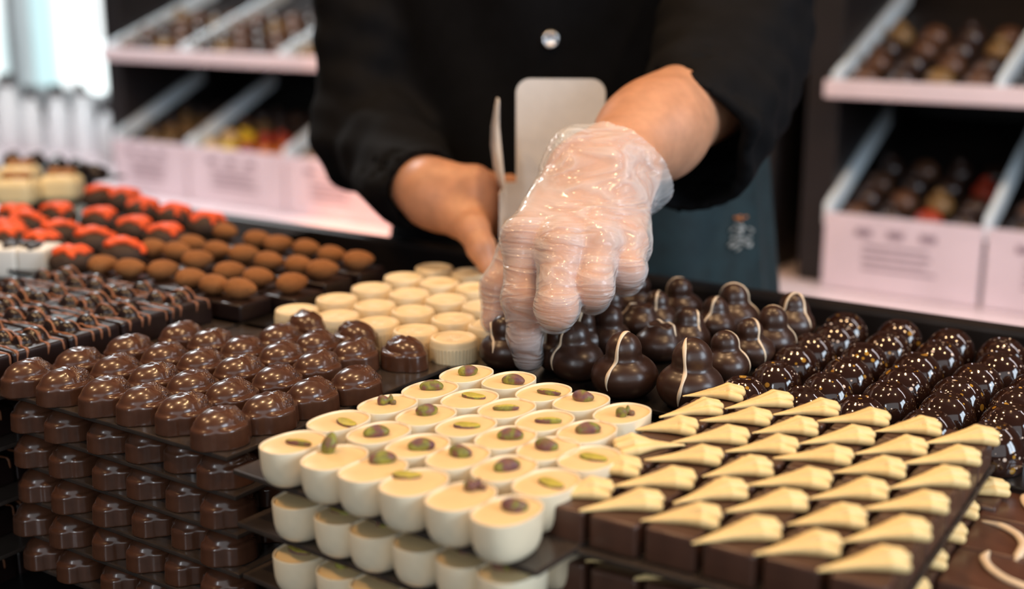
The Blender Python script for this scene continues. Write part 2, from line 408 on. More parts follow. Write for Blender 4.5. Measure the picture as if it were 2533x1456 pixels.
def mk_cap():
    H = .0205
    rib = lambda k, z: 1.0+(.012*(1 if (k//2) % 2 else -1) if z < H*.74 else 0)
    prof = [(.02, 0), (.955, 0), (.97, .0006), (1.0, H*.72), (1.0, H*.745), (.985, H*.77), (.985, H*.83), (.972, H*.86), (.965, H*.92), (.93, H*.965), (.87, H*.985), (.82, H*.99), (.79, H*.955), (.76, H*.925)]
    V, F = lathe(prof, 160, .0148, .0148, 2.0, rib)
    F = F[:-1]
    # the sunk disc on top carries a flowing wood-grain relief
    n0 = len(V); R = .0148*.76; rings = 26; seg = 160; zz = H*.925
    for i in range(1, rings+1):
        r = R*(1-i/rings)
        for k in range(seg):
            t = 2*math.pi*k/seg; x, y = r*math.cos(t), r*math.sin(t)
            w = math.sin((x*.5+y+.0016*math.sin(x*420)+.001*math.sin(y*700+1))*3600)
            V.append((x, y, zz+.00017*w*min(1, i/3)))
    pv = len(prof)-1
    for i in range(rings):
        a = pv*seg if i == 0 else n0+(i-1)*seg; b2 = n0+i*seg
        for k in range(seg):
            k2 = (k+1) % seg; F.append((a+k, a+k2, b2+k2, b2+k))
    return mesh('ivory_praline', V, F, M['white_cap'])
# two-lobed nut clusters
def cluster_fn(v):
    g = np.random.default_rng(40+v); j = g.normal(0, 1, 8)
    hx, hy = .12*j[0], .12*j[1]; hr = 1.0+.06*j[2]; hz = 2.42+.08*j[3]
    if v == 4: hr, hz = 1.15, 1.9
    def fn(P):
        q = P/cm
        b = ell(q, (0, 0, 1.05), (1.78+.04*j[4], 1.70+.04*j[5], 1.22))
        b = smin(b, ell(q, (.55*j[6]*.5, .5*j[7]*.5, .9), (1.5, 1.5, 1.15)), .4)
        h = ell(q, (hx, hy, hz), (hr, hr*.95, hr*1.02))
        if v == 3: h = smin(h, ell(q, (hx+.5, hy+.2, hz-.3), (.7, .7, .7)), .3)
        d = smin(b, h, .34)
        if v == 4: d = smax(d, (q[:, 2]-2.55)+.10*noi(q, 5, 3), .1)
        d = smax(d, -q[:, 2], .12)+.012*noi(q, 2.2, v)
        return d*cm
    return fn, (hx, hy, hz)
def mk_cluster():
    out = []
    for v in range(5):
        fn, c = cluster_fn(v)
        out.append((sd('body', fn, (-.0195, -.0195, -.001), (.0195, .0195, .036), .0008, M['enrobed']), fn, c))
    return out
def stripe_me(fn, c, az, t0, t1, off, wob, rad=.00105):
    """a piped line over the head in the vertical plane of azimuth az, moved sideways by off (cm)"""
    e = np.array([math.cos(az), math.sin(az), 0]); s = np.array([-e[1], e[0], 0]); n = 44
    ts = np.linspace(math.radians(t0), math.radians(t1), n)
    ctr = np.array([c[0]*cm, c[1]*cm, .0135])
    so = off*cm+np.array([wob*cm*math.sin(2.4*t+az*3) for t in ts])
    d = np.cos(ts)[:, None]*e+np.sin(ts)[:, None]*np.array([0, 0, 1.])
    tg = ctr+so[:, None]*s; st = tg+d*.05
    p = march(fn, st, tg)
    k = np.hanning(5); k /= k.sum()
    pp = np.stack([np.convolve(np.pad(p[:, i], 2, mode='edge'), k, 'valid') for i in range(3)], 1)
    rr = [rad*(.35+.65*min(1, 4.5*min(i, n-1-i)/n))*(1+.18*math.sin(i*.5+az)) for i in range(n)]
    V, F = tube(pp, rr, 8, .55, d); return mesh('stripe', V, F, M['cream'])
def mk_speck():
    R = .0153; prof = [(.02, 0), (.93, 0), (.975, .0008), (.99, .004)]
    for i in range(17):
        a = math.radians(i*3.85); prof.append((math.cos(a), .0072+.0168*math.sin(a)))
    rt, zt = prof[-1]
    prof += [(rt-.025, zt+.0003), (rt-.05, zt+.0002), (rt-.075, zt-.0003), (rt-.11, zt-.0004), (.2, zt-.0002), (.02, zt-.0001)]
    V, F = lathe(prof, 72, R, R); return mesh('speckled_dome', V, F, M['speckled'])
# dark squares with nuts and milk drizzle
def drizzle_fn(v):
    g = np.random.default_rng(70+v)
    nuts = [(g.uniform(-1.1, -.4), g.uniform(-1.1, -.3)), (g.uniform(.4, 1.1), g.uniform(-1., -.2)), (g.uniform(-.5, .5), g.uniform(.6, 1.2))]
    sz = [g.uniform(.70, .92) for _ in nuts]
    def fn(P):
        q = P/cm; d = rbox(q, (0, 0, .85), (2.0, 1.94, .87), .18)
        for (x, y), s in zip(nuts, sz): d = smin(d, ell(q, (x, y, 1.75), (s, s*.85, s*.80)), .16)
        return (d+.010*noi(q, 2.5, v))*cm
    return fn
def mk_drizzle():
    out = []
    for v in range(3):
        fn = drizzle_fn(v); g = np.random.default_rng(90+v)
        me = sd('body', fn, (-.0215, -.0210, -.001), (.0215, .0210, .0265), .00095, M['dark']); parts = []
        for L in range(4):
            y0 = -.0150+.0098*L+g.uniform(-.0025, .0025); ph = g.uniform(0, 6); sl = g.uniform(-.3, .3)
            ts = np.linspace(math.radians(18), math.radians(162), 46)
            d = np.stack([np.cos(ts), 0*ts+.0, np.sin(ts)], 1)
            yy = np.clip(y0+sl*.016*np.cos(ts)+.0012*np.sin(3*ts+ph), -.0178, .0178)
            tg = np.stack([0*ts, yy, 0*ts+.004], 1); st = tg+d*.055; p = march(fn, st, tg)
            m = np.abs(p[:, 0]) < .03
            parts.append(tube(p, [.00115*(1+.3*math.sin(i*.7+ph))*(.4+.6*min(1, min(i, 45-i)/6)) for i in range(46)], 6, .6, d))
        V, F = joinvf(parts); out.append((me, mesh('drizzle', V, F, M['drizzle'])))
    return out
def mk_truffle():
    def body(P):
        q = P/cm; d = ell(q, (0, 0, .75), (2.0, 1.5, 1.25)); d = smax(d, -q[:, 2], .15); return (d+.05*noi(q, 3.2, 6))*cm
    b = sd('mound', body, (-.0215, -.0170, -.001), (.0215, .0170, .0215), .0011, M['truffle']); tops = []
    for v in range(4):
        g = np.random.default_rng(20+v); pts = []
        for s in range(4):
            x = g.uniform(-1.2, .6); y = g.uniform(-.75, .5); a = g.uniform(-.5, .5); pl = []
            for k in range(6):
                pl.append((x, y)); x += .34*math.cos(a); y += .34*math.sin(a); a += g.uniform(-.9, .9)
            pts.append([np.array([px, py, .75+1.25*math.sqrt(max(.05, 1-(px/2.0)**2-(py/1.5)**2))+.05]) for px, py in pl])
        pts.append([np.array([t, .25*math.sin(2*t+v), .75+1.25*math.sqrt(max(.05, 1-(t/2.0)**2))+.08]) for t in np.linspace(-1.45, 1.45, 8)])
        pts.append([np.array([t, -.5+.2*math.sin(3*t+v), .75+1.25*math.sqrt(max(.05, 1-(t/2.0)**2-.12))+.02]) for t in np.linspace(-1.3, 1.2, 7)])
        def top(P, pts=pts, v=v):
            q = P/cm; d = None
            for pl in pts:
                for a, b2 in zip(pl[:-1], pl[1:]):
                    s = cap(q, a, b2, .23, .23); d = s if d is None else smin(d, s, .06)
            return (d+.05*noi(q, 6, v)+.07*noi(q, 3.1, v+3))*cm
        tops.append(sd('icing', top, (-.021, -.016, .006), (.023, .016, .0265), .0010, M['red']))
    return b, tops
def mk_almond():
    me = []
    for v in range(2):
        def f(P, v=v):
            q = P/cm; x = q[:, 0]; w = 1-.16*x
            d = ell(np.stack([x, q[:, 1]/w, q[:, 2]/w], 1), (0, 0, 0), (1.16+.08*v, .86-.05*v, .74)); return (d+.012*noi(q, 4, v))*cm
        me.append(sd('almond', f, (-.0135, -.0115, -.010), (.0135, .0115, .010), .0008, M['cocoa']))
    return me
def sweet(name, parts, loc, rz, label, cat, group, scale=1.0):
    """one sweet: a lone mesh, or an Empty with its parts [(mesh, (x, y, z), turn)]"""
    if len(parts) == 1:
        o = ob(name, parts[0][0]); o.location = loc; o.rotation_euler = (0, 0, rz)
    else:
        o = empty(name, loc, rz)
        for me, off, r in parts:
            c = ob(me.name.split('.')[0], me, o); c.location = off; c.rotation_euler = r if isinstance(r, tuple) else (0, 0, r)
    if scale != 1.0: o.scale = (scale,)*3
    return tag(o, label, cat, group)
ORD = ['first', 'second', 'third', 'fourth', 'fifth', 'sixth', 'seventh', 'eighth', 'ninth', 'tenth']
def nth(i): return ORD[i]
def rowname(j): return 'front row' if j == 0 else nth(j)+' row back'
def tray_at(name, label, c, yaw, x0, x1, y0, y1, ztop, m, group=None, th=.0026):
    """a thin sheet in the rows' own axes about the point c; ztop is its upper face"""
    o = ob(name, box_me(name, (x0, y0, -th), (x1, y1, 0), m, .0007)); o.location = (c[0], c[1], ztop); o.rotation_euler = (0, 0, yaw)
    return tag(o, label, 'tray', group)
def loc2(p, c, yaw):
    d = np.asarray(p)[:2]-np.asarray(c)[:2]; return np.array([d[0]*math.cos(yaw)+d[1]*math.sin(yaw), -d[0]*math.sin(yaw)+d[1]*math.cos(yaw)])
def wor2(q, c, yaw, z=0.0):
    return np.array([c[0]+q[0]*math.cos(yaw)-q[1]*math.sin(yaw), c[1]+q[0]*math.sin(yaw)+q[1]*math.cos(yaw), z])
ZT = 1.03; ZD = .900
# ------------------------------------------------------------------ milk nut pralines, stacked on smoked sheets
PR = mk_praline()
dome = [[(72,914),(161,935),(264,958),(360,978),(455,1000),(545,1035)],
 [(196,884),(288,902),(381,923),(475,942),(571,964),(665,998)],
 [(319,851),(408,871),(499,887),(591,904),(685,929),(772,962)],
 [(450,819),(522,837),(602,855),(698,870),(784,893),(881,931)],
 [None,None,None,(693,825),(784,842),(878,862)]]
yd = PSI-.003
cd = on_z(560, 1130, ZT)
front = [on_z(u, v, ZT+.0125) for u, v in dome[0]]
for j, row in enumerate(dome):
    for i, uv in enumerate(row):
        if uv is None: continue
        p = on_z(*uv, ZT+.0125); p[2] = ZT
        sweet('nut_praline', [(PR[(i*2+j) % 3], None, 0)], p, yd+rnd.uniform(-.09, .09), f'milk chocolate nut praline, {nth(i)} from left, {rowname(j)}, top tray', 'praline', 'nut pralines on the top smoked tray')
for k, (u, v) in enumerate([(758,800),(880,826),(1000,866)]):
    p = on_z(u, v, ZT+.010); p[2] = ZT
    sweet('nut_praline', [(PR[k], None, 0)], p, yd+math.radians(68+5*k), 'dark purplish nut praline turned crosswise, '+['leftmost of three at the back', 'middle of three at the back', 'standing alone beside the ivory pralines'][k], 'praline', 'nut pralines on the top smoked tray')
q0 = loc2(on_z(-6, 984, ZT), cd, yd); q1 = loc2(on_z(605, 797, ZT), cd, yd)
W = q0[0]; D = q1[1]
tray_at('praline_tray', 'smoked acrylic sheet carrying the top layer of milk nut pralines', cd, yd, W, 0, 0, D, ZT, M['tray'], 'smoked sheets between praline layers')
LAY = ['second', 'third', 'fourth', 'fifth', 'sixth']
base = [loc2(p, cd, yd) for p in front]
for L in range(1, 6):
    z = ZT-.0212*L; dx = .004*rnd.uniform(-1, 1)+(.004 if L > 1 else 0); dy = rnd.uniform(-.002, .001)+(.0035 if L == 1 else .002)
    for i in range(6):
        q = (base[i][0]+dx+rnd.uniform(-.0012, .0012)+(.003 if i == 5 else 0), base[i][1]+dy+rnd.uniform(-.001, .001))
        if i == 5: q = (min(q[0], -.017), q[1])
        sweet('nut_praline', [(PR[(i+L) % 3], None, 0)], wor2(q, cd, yd, z), yd+rnd.uniform(-.12, .12), f'milk nut praline, {nth(i)} from left at the front of the {LAY[L-1]} tray down', 'praline', 'nut pralines on the lower smoked trays')
        if i in (4, 5):
            for r in (1, 2):
                if i == 4 and r == 2: continue
                q2 = (q[0]+rnd.uniform(-.001, .001), q[1]+.0345*r)
                sweet('nut_praline', [(PR[(i+L+r) % 3], None, 0)], wor2(q2, cd, yd, z), yd+rnd.uniform(-.1, .1), 'milk nut praline in shade behind the corner of a lower praline tray', 'praline', 'shaded nut pralines inside the stack')
        elif L < 5:
            q2 = (q[0]+rnd.uniform(-.001, .001), q[1]+.0345)
            sweet('nut_praline', [(PR[(i+L+1) % 3], None, 0)], wor2(q2, cd, yd, z), yd+rnd.uniform(-.1, .1), 'milk nut praline in shade in the second row of a lower praline tray', 'praline', 'shaded nut pralines inside the stack, second row')
    tray_at('praline_tray', f'smoked acrylic sheet under the {LAY[L-1]} layer of nut pralines down', cd, yd, W+dx+(.006 if L > 1 else -.004), .0+dx, dy, D+dy, z, M['tray'], 'smoked sheets between praline layers')
# ------------------------------------------------------------------ pistachio cups
CU = mk_cup()
pist = [[(726,1093),(828,1130),(923,1159),(1025,1192),(1141,1226),(1255,1262)],
 [(838,1040),(937,1069),(1033,1101),(1133,1128),(1248,1157),(1352,1192)],
 [(959,999),(1054,1026),(1153,1052),(1251,1081),(1357,1108),(1458,1132)],
 [(1064,962),(1162,985),(1254,1009),(1348,1039),(1452,1066)],
 [(1154,924),(1259,940),(1345,969),(1438,992),(1539,1021)]]
kern = [[3,'p',0,2,4,1],[2,0,0,1,0,2],[4,1,2,0,1,2],[0,2,3,3,0],[1,0,3,1,4]]
words = {0: 'a whole purplish pistachio', 1: 'a plump pistachio', 2: 'a cut green pistachio half', 3: 'a thin pistachio sliver', 4: 'broken pistachio bits', 'p': 'an upright pistachio'}
koff = {(0,0):(12,5),(1,0):(0,-30),(4,0):(38,-22),(2,0):(22,-20),(3,0):(-30,-20),(5,0):(16,-4),(0,1):(20,6),(5,2):(10,0)}
yp = PSI-.05; cp = on_z(575, 1160, ZT)
inner = [loc2(on_z(u, v, ZT+.019), cp, yp) for u, v in pist[0]]
def kparts(kv, offx, offy, turn):
    z = .0186
    if kv == 'p': return (CU['kernels'][1], (offx, offy, z+.0025), (0, math.radians(-72), turn))
    return (CU['kernels'][kv], (offx, offy, z-(.0006 if kv in (0, 1) else .0002)), turn)
for j, row in enumerate(pist):
    for i, uv in enumerate(row):
        p = on_z(*uv, ZT+.019); kv = kern[j][i]
        du, dv = koff.get((i, j), (rnd.uniform(-8, 14), rnd.uniform(-6, 6)))
        if (i, j) in ((1, 0),): du, dv = 0, -18
        pk = on_z(uv[0]+du, uv[1]+dv, ZT+.019); ko = loc2(pk, p, yp); ko = np.clip(ko, (-.0075, -.010), (.0075, .010)); p[2] = ZT
        turn = -yp+rnd.uniform(-.5, .5)+(-.4 if kv == 2 else 0)
        sweet('pistachio_cup', [(CU['shell'], (0, 0, 0), 0), (CU['filling'], (0, 0, 0), 0), kparts(kv, ko[0], ko[1], turn)], p, yp+rnd.uniform(-.05, .05),
              f'ivory cup with {words[kv]}, {nth(i)} from left, {rowname(j)}, top tray', 'chocolate cup', 'white chocolate cups on the top tray')
pw = inner[5][0]+.020
tray_at('cup_tray', 'smoked acrylic sheet carrying the top layer of pistachio cups', cp, yp, 0, pw, 0, .182, ZT, M['tray'], 'smoked sheets between cup layers')
for L in (1, 2, 3):
    z = ZT-.0272*L; lw = ['middle', 'lower', 'lowest'][L-1]
    for i in range(6):
        for r in (0, 1):
            q = (inner[i][0]+.004+rnd.uniform(-.0008, .0008)-.0008*i, inner[0][1]+.002+.0335*r+rnd.uniform(-.001, .001))
            turn = -yp+rnd.uniform(-.5, .5)
            lab = f'ivory chocolate cup, {nth(i)} from left at the front of the {lw} cup tray' if r == 0 else 'ivory chocolate cup in shade in the second row of a lower cup tray'
            sweet('pistachio_cup', [(CU['shell'], (0, 0, 0), 0), (CU['filling'], (0, 0, 0), 0), kparts((i+L) % 3, rnd.uniform(-.002, .002), rnd.uniform(-.003, .003), turn)], wor2(q, cp, yp, z), yp+rnd.uniform(-.05, .05), lab, 'chocolate cup', 'white chocolate cups on the lower trays' if r == 0 else 'shaded white chocolate cups inside the stack')
    tray_at('cup_tray', f'smoked acrylic sheet under the {lw} layer of ivory cups', cp, yp, .002*L-.001, pw+.002, .0, .182, z, M['tray'], 'smoked sheets between cup layers')
# ------------------------------------------------------------------ bars with a piped swirl
BA = mk_bar()
yb = PSI+.0362; hb = .2095
ob0 = np.array([.2045*hb, 2.4279*hb, 0]); pa, pb = .122*hb, .1495*hb
# fitted points are the swirl heads; the cell centre lies behind and left of each
cb = np.array([ob0[0], ob0[1], 0]); hx, hy = .0118, .0092
ZB = ZT-.0014
for j in range(6):
    for i in range(6):
        q = (i*pa-hx+rnd.uniform(-.0003, .0003), j*pb-hy+rnd.uniform(-.0004, .0004))
        t = math.radians(42+rnd.uniform(-9, 9)); odd = (i == 0 and j == 2)
        if odd: t += math.pi
        sw = BA['swirl'][(i*3+j*2) % 4]
        sweet('swirl_bar', [(BA['base'][(i+j) % 2], (0, 0, 0), 0), (sw, (rnd.uniform(-.0012, .0004)+.0012, rnd.uniform(-.0012, .0012)+.001, .0151), t)], wor2(q, cb, yb, ZB), yb+rnd.uniform(-.015, .015),
              f'chocolate bar with a cream swirl piped backwards, {nth(i)} column, {nth(j)} row from the front' if odd else f'chocolate bar with cream swirl, {nth(i)} column from left, {nth(j)} row from the front', 'chocolate bar', 'cream swirl bars on the top tray')
bx0, bx1, by0, by1 = -hx-.0165, 5*pa-hx+.0125, -hy-.0195, 5*pb-hy+.0175
tray_at('bar_tray', 'smoked acrylic sheet carrying the top layer of swirl bars', cb, yb, bx0, bx1, by0, by1, ZB, M['tray'], 'smoked sheets between bar layers')
for L in (1, 2):
    z = ZB-.0262*L; lw = ['second', 'third'][L-1]
    for j in range(6):
        for i in range(6):
            if j > 0 and i < 5: continue
            q = (i*pa-hx-.001+(.009 if j == 5 else .0015 if i == 5 and j else 0), j*pb-hy-.003+.006*L)
            lab = (f'chocolate bar, {nth(i)} from left at the front of the {lw} bar tray' if j == 0 else f'chocolate bar, {nth(j)} from the front along the right side of the {lw} bar tray')
            sweet('swirl_bar', [(BA['base'][(i+j) % 2], (0, 0, 0), 0), (BA['swirl'][(i+j+L) % 4], (.0008, .001, .0151), math.radians(40+rnd.uniform(-8, 8)))], wor2(q, cb, yb, z), yb+rnd.uniform(-.02, .02), lab, 'chocolate bar', f'swirl bars on the {lw} tray')
    tray_at('bar_tray', f'smoked acrylic sheet under the {lw} layer of swirl bars', cb, yb, bx0-.002, bx1+.007, by0+.005*L, by1+.006+.004*L, z, M['tray'], 'smoked sheets between bar layers')
# ------------------------------------------------------------------ striped squares low at the lower right corner
def striped(v):
    V = []
    p = [(-.019, -.006, .0157), (-.012, .001, .0165), (-.002, .004, .0168), (.008, .003, .0166), (.017, -.003, .0160), (.0195, -.006, .0130)]
    pts = np.array([np.array(p[0])*(1-t)+np.array(p[0])*t for t in (0,)])
    P = np.array(p); tt = np.linspace(0, 5, 40); pts = np.stack([np.interp(tt, range(6), P[:, k]) for k in range(3)], 1)
    for _ in range(6): pts[1:-1] = (pts[:-2]+2*pts[1:-1]+pts[2:])/4
    if v: pts[:, 1] *= -1; pts[:, 1] += .004
    V, F = tube(pts, [.0021*(.4+.6*min(1, min(i, 39-i)/7)) for i in range(40)], 8, .6); return mesh('stripe', V, F, M['cream'])
STR = [striped(0), striped(1)]; SQ = box_me('body', (-.019, -.019, 0), (.019, .019, .0155), M['milk'], .0022, seg=3, smooth=True)
ys = yb; zs = ZT-.030
cs = on_z(2500, 1330, zs+.016)
for k, (ix, iy) in enumerate([(0, 0), (0, -1), (1, 0), (0, 1), (1, 1), (1, -1), (0, 2), (1, 2)]):
    q = (ix*.0395, iy*.0395)
    sweet('striped_square', [(SQ, (0, 0, 0), 0), (STR[k % 2], (0, 0, 0), math.radians(-58+11*(k % 3)))], wor2(q, cs, ys, zs), ys, 'milk chocolate square with cream stripe, '+(f'{["front", "second", "third", "fourth"][iy+1]} one in the {["left", "right"][ix]} column'), 'chocolate square', 'cream striped squares right of the swirl bars')
tray_at('square_tray', 'smoked sheet under the cream striped squares at the lower right', cs, ys, -.022, .064, -.062, .102, zs, M['tray'])
# ------------------------------------------------------------------ ivory pralines with grooved tops
CA = mk_cap()
caps = [[(734,760),(836,775),(933,792),(1028,811),(1122,829)],
 [(833,733),(927,749),(1021,763),(1121,782),(1213,798)],
 [(919,706),(1012,720),(1104,734),(1195,750),(1285,765)],
 [(998,680),(1086,693),(1175,706),(1263,719)],
 [(1074,657),(1165,669),(1252,682)]]
yc = PSI+.0254; ZCP = ZT-.0065; cc = on_z(933, 792, ZCP+.0215)
qs = []
for j, row in enumerate(caps):
    for i, uv in enumerate(row):
        p = on_z(*uv, ZCP+.0215); p[2] = ZCP; qs.append(loc2(p, cc, yc))
        sweet('ivory_praline', [(CA, None, 0)], p, yc+rnd.uniform(-.25, .25)+math.radians(20), f'round ivory praline with grooved top, {nth(i)} from left in the {rowname(j)}', 'praline', 'round ivory pralines', 1.03)
qs = np.array(qs)
tray_at('clear_tray', 'smoked acrylic sheet under the round ivory pralines', cc, yc, qs[:, 0].min()-.017, qs[:, 0].max()+.017, qs[:, 1].min()-.017, qs[:, 1].max()+.019, ZCP, M['tray'])
# ------------------------------------------------------------------ dark clusters with a cream stripe
CL = mk_cluster()
# x centre, width, foot line, variant, stripe (azimuth from the viewer's right, start, end, sideways shift) or None
clu = [(1254,138,925,0,(-95,-5,120,-.75),'gripped by the gloved hand'),
 (1426,142,940,1,(-140,-28,98,-.15),'front row, directly right of the gloved finger'),
 (1549,166,982,0,(-128,-30,120,.05),'front row, its stripe broken at the waist'),
 (1711,169,1004,2,(-110,-40,105,-.25),'front row, its stripe running straight down the middle'),
 (1505,124,905,2,None,'second row, smooth round head without a visible stripe'),
 (1631,124,918,4,(-50,20,150,.3),'second row, squat with a wavy stripe across its top'),
 (1799,120,930,1,(-30,-30,100,.35),'second row, stripe down its right side'),
 (1582,104,855,4,(-150,-10,80,-.5),'third row, broken open with a jagged top'),
 (1701,118,853,3,(-75,20,95,.55),'third row, short stripe beside a lump'),
 (1861,120,898,0,(-62,-28,110,.15),'third row, long stripe ending in a point'),
 (1770,112,838,3,(-130,-30,110,.1),'fourth row, broad stripe looping over its head'),
 (1912,122,868,2,(-20,-20,150,.4),'fourth row, stripe mostly on its far side'),
 (1822,122,812,1,(-20,-5,165,.1),'back row, stripe arching over its whole head'),
 (1961,120,838,3,(-150,-20,130,.1),'back row, last on the right with a forked stripe'),
 (1630,96,812,1,(-120,-30,105,.2),'fourth row, wide stripe on the front of its head'),
 (1686,110,770,0,(-175,0,100,-.2),'back row, stripe curling over the left of its head'),
 (1577,100,765,2,None,'back row, plain dark one below the little finger'),
 (1516,104,800,1,None,'fourth row, plain dark one below the ring finger'),
 (1448,104,850,0,(-120,-20,100,-.1),'third row, half hidden below the curled fingers'),
 (1385,112,880,2,None,'second row, hidden in the shade of the hand')]
GRIP = None
TOPS = [775, 794, 818, 840, 755, 797, 818, 750, 755, 785, 728, 758, 701, 719, 718, 684, 679, 712, 765, 800]
for k, (u, w, bv, var, st, words_) in enumerate(clu):
    d = (on_z(u, bv-.31*w/2, ZT)-CAM)@FW; s = min(max(w*d/FPX/.0358, .82), 1.10)
    p = on_z(u, TOPS[k]+3, ZT+(.0255 if var == 4 else .0338)*s); p[2] = ZT
    me, fn, c = CL[var]; parts = [(me, (0, 0, 0), 0)]; rz = rnd.uniform(-.3, .3)
    if st: parts.append((stripe_me(fn, c, math.radians(st[0])-rz, st[1], st[2], st[3], .12), (0, 0, 0), 0))
    if k == 13: parts.append((stripe_me(fn, c, math.radians(-60)-rz, -10, 120, .3, .1), (0, 0, 0), 0))
    if k == 0: GRIP = p
    sweet('nut_cluster', parts, p, rz, 'dark two-lobed nut cluster, '+words_, 'chocolate cluster', 'dark nut clusters on the black tray', s)
p0 = loc2(on_z(1560, 960, ZT), cc, yc)
ct = on_z(1600, 860, ZT)
tray_at('cluster_tray', 'black acrylic sheet under the dark nut clusters', ct, PSI, -.098, .082, -.105, .115, ZT-.0003, M['tray_black'])
# ------------------------------------------------------------------ speckled domes
SP = mk_speck()
spec = [[(1839,940),(1991,966),(2130,988),(2300,1022),(2440,1048)],
 [(1921,903),(2049,930),(2200,951),(2346,979),(2496,1008)],
 [(1969,863),(2099,892),(2238,914),(2373,941),(2513,968)],
 [(2011,833),(2140,856),(2271,880),(2420,908),(2560,934)],
 [(2068,807),(2198,828),(2324,850),(2479,877),(2615,902)],
 [(2092,781),(2226,798),(2354,821),(2484,843),(2612,864)]]
ysp = PSI-.009; csp = on_z(2200, 951, ZT+.020); qs = []; zsp = ZT-.011
for j, row in enumerate(spec):
    for i, uv in enumerate(row):
        p = on_z(*uv, ZT-.011+.0226); p[2] = zsp
        if i == 4: ref = on_z(*spec[j][3], ZT-.011+.0226); p[:2] = ref[:2]+AX[:2]*.0325
        qs.append(loc2(p, csp, ysp))
        sweet('speckled_dome', [(SP, None, 0)], p, rnd.uniform(0, 6.28), f'glossy dark speckled dome, {nth(i)} from left, {rowname(j)}', 'chocolate dome', 'speckled dark domes', 1.04)
qs = np.array(qs)
tray_at('dome_tray', 'black acrylic sheet under the speckled dark domes', csp, ysp, qs[:, 0].min()-.016, qs[:, 0].max()+.018, qs[:, 1].min()-.016, qs[:, 1].max()+.020, zsp, M['tray_black'], 'black sheets between dome layers')
for L in (1, 2, 3):
    z = zsp-.0262*L; q5 = [loc2(on_z(*spec[j][3], ZT-.011+.0226), csp, ysp) for j in range(6)]
    for j in range(3):
        q = (q5[j][0]+.0325+.001*L, q5[j][1]-.001)
        sweet('speckled_dome', [(SP, None, 0)], wor2(q, csp, ysp, z), rnd.uniform(0, 6), f'glossy speckled dome, {nth(j)} from front at the right of the {LAY[L-1]} dome tray', 'chocolate dome', 'speckled dark domes on lower trays', 1.04)
    tray_at('dome_tray', f'black acrylic sheet under the {LAY[L-1]} dome layer down', csp, ysp, qs[:, 0].min()-.016, qs[:, 0].max()+.018, qs[:, 1].min()-.016, qs[:, 1].max()+.020, z, M['tray_black'], 'black sheets between dome layers')
# ------------------------------------------------------------------ cocoa almonds on dark slabs
AL = mk_almond()
ya = PSI+.02
pairs = [((532,707),(595,716)),((404,669),(473,691)),((255,657),(323,666)),((568,673),(639,689)),((439,623),(489,644)),((723,702),None),((740,658),(798,668)),((604,630),(666,648)),((475,605),(538,621)),((382,616),None),((821,633),(887,645)),((690,606),(759,617)),((559,575),(637,594))]
apos = ['front row, second from the right', 'front row, third from the right', 'front row, far left', 'second row, in the middle', 'second row, second from left', 'front row, far right', 'second row, far right', 'third row, in the middle', 'third row, second from left', 'third row, far left', 'back row, far right with the last almond', 'back row, in the middle', 'back row, far left']
ZA = ZT; ha = .0125
SLAB = {n: box_me('slab', (-w, -.0158, 0), (w, .0158, ha), M['dark'], .002, seg=3, smooth=True) for n, w in ((1, .0165), (2, .0272))}
qs = []; ca = on_z(595, 716, ZT+.02)
for k, (a, b) in enumerate(pairs):
    pts = [on_z(*t, ZA+ha+.006) for t in (a, b) if t]; c0 = np.mean(pts, 0); c0[2] = ZA; parts = [(SLAB[len(pts)], (0, 0, 0), 0)]; qs.append(loc2(c0, ca, ya))
    for n_, p in enumerate(pts):
        q = loc2(p, c0, ya); parts.append((AL[(k+n_) % 2], (q[0], q[1], ha+.0070), (0, 0, -ya+rnd.uniform(-.5, .7))))
    sweet('almond_bar', parts, c0, ya, f'dark slab with {"one cocoa-dusted almond" if len(pts) == 1 else "two cocoa-dusted almonds"}, {apos[k]}', 'chocolate slab', 'almond slabs behind the pralines')
qs = np.array(qs)
tray_at('almond_tray', 'black acrylic sheet under the cocoa almond slabs', ca, ya, qs[:, 0].min()-.03, qs[:, 0].max()+.03, qs[:, 1].min()-.02, qs[:, 1].max()+.022, ZA, M['tray_black'])
# ------------------------------------------------------------------ dark drizzled squares at the left
DR = mk_drizzle()
yz = PSI+.012; cz = on_z(528, 738, ZT+.017)   # the near right top corner of the block
ZR = ZT
for j in range(8):
    for i in range(5):
        q = (-.0205-i*.0410, -.0200-j*.0398)
        if i == 4 and j < 2: continue
        p = wor2(q, cz, yz, ZR); b, dz = DR[(i*2+j) % 3]
        uvd = (p-CAM); dd = uvd@FW; uu = CXP+FPX*(uvd@RT)/dd
        if uu < -90: continue
        sweet('drizzle_square', [(b, (0, 0, 0), 0), (dz, (0, 0, 0), 0)], p, yz+rnd.uniform(-.02, .02), f'dark chocolate square with milk drizzle, {nth(j)} from the back, {["near", "second", "third", "fourth", "far"][i]} column', 'chocolate square', 'drizzled dark squares on the top tray')
tray_at('square_tray', 'smoked acrylic sheet under the drizzled dark squares', cz, yz, -.20, .016, -.29, .020, ZR, M['tray'])
for L in range(1, 5):
    z = ZR-.033*L
    for j in (3, 4, 5, 6):
        q = (-.0205-.004*L, -.0200-j*.0398); b, dz = DR[(L+j) % 3]
        sweet('drizzle_square', [(b, (0, 0, 0), 0), (dz, (0, 0, 0), 0)], wor2(q, cz, yz, z), yz, f'drizzled dark square in shade, {nth(j-3)} from the back on the {LAY[L-1]} tray down at left', 'chocolate square', 'drizzled dark squares on lower trays')
    tray_at('square_tray', f'smoked acrylic sheet under the {LAY[L-1]} layer down of drizzled squares', cz, yz, -.20, .010, -.29, .0, z, M['tray'], 'smoked sheets between drizzled layers')
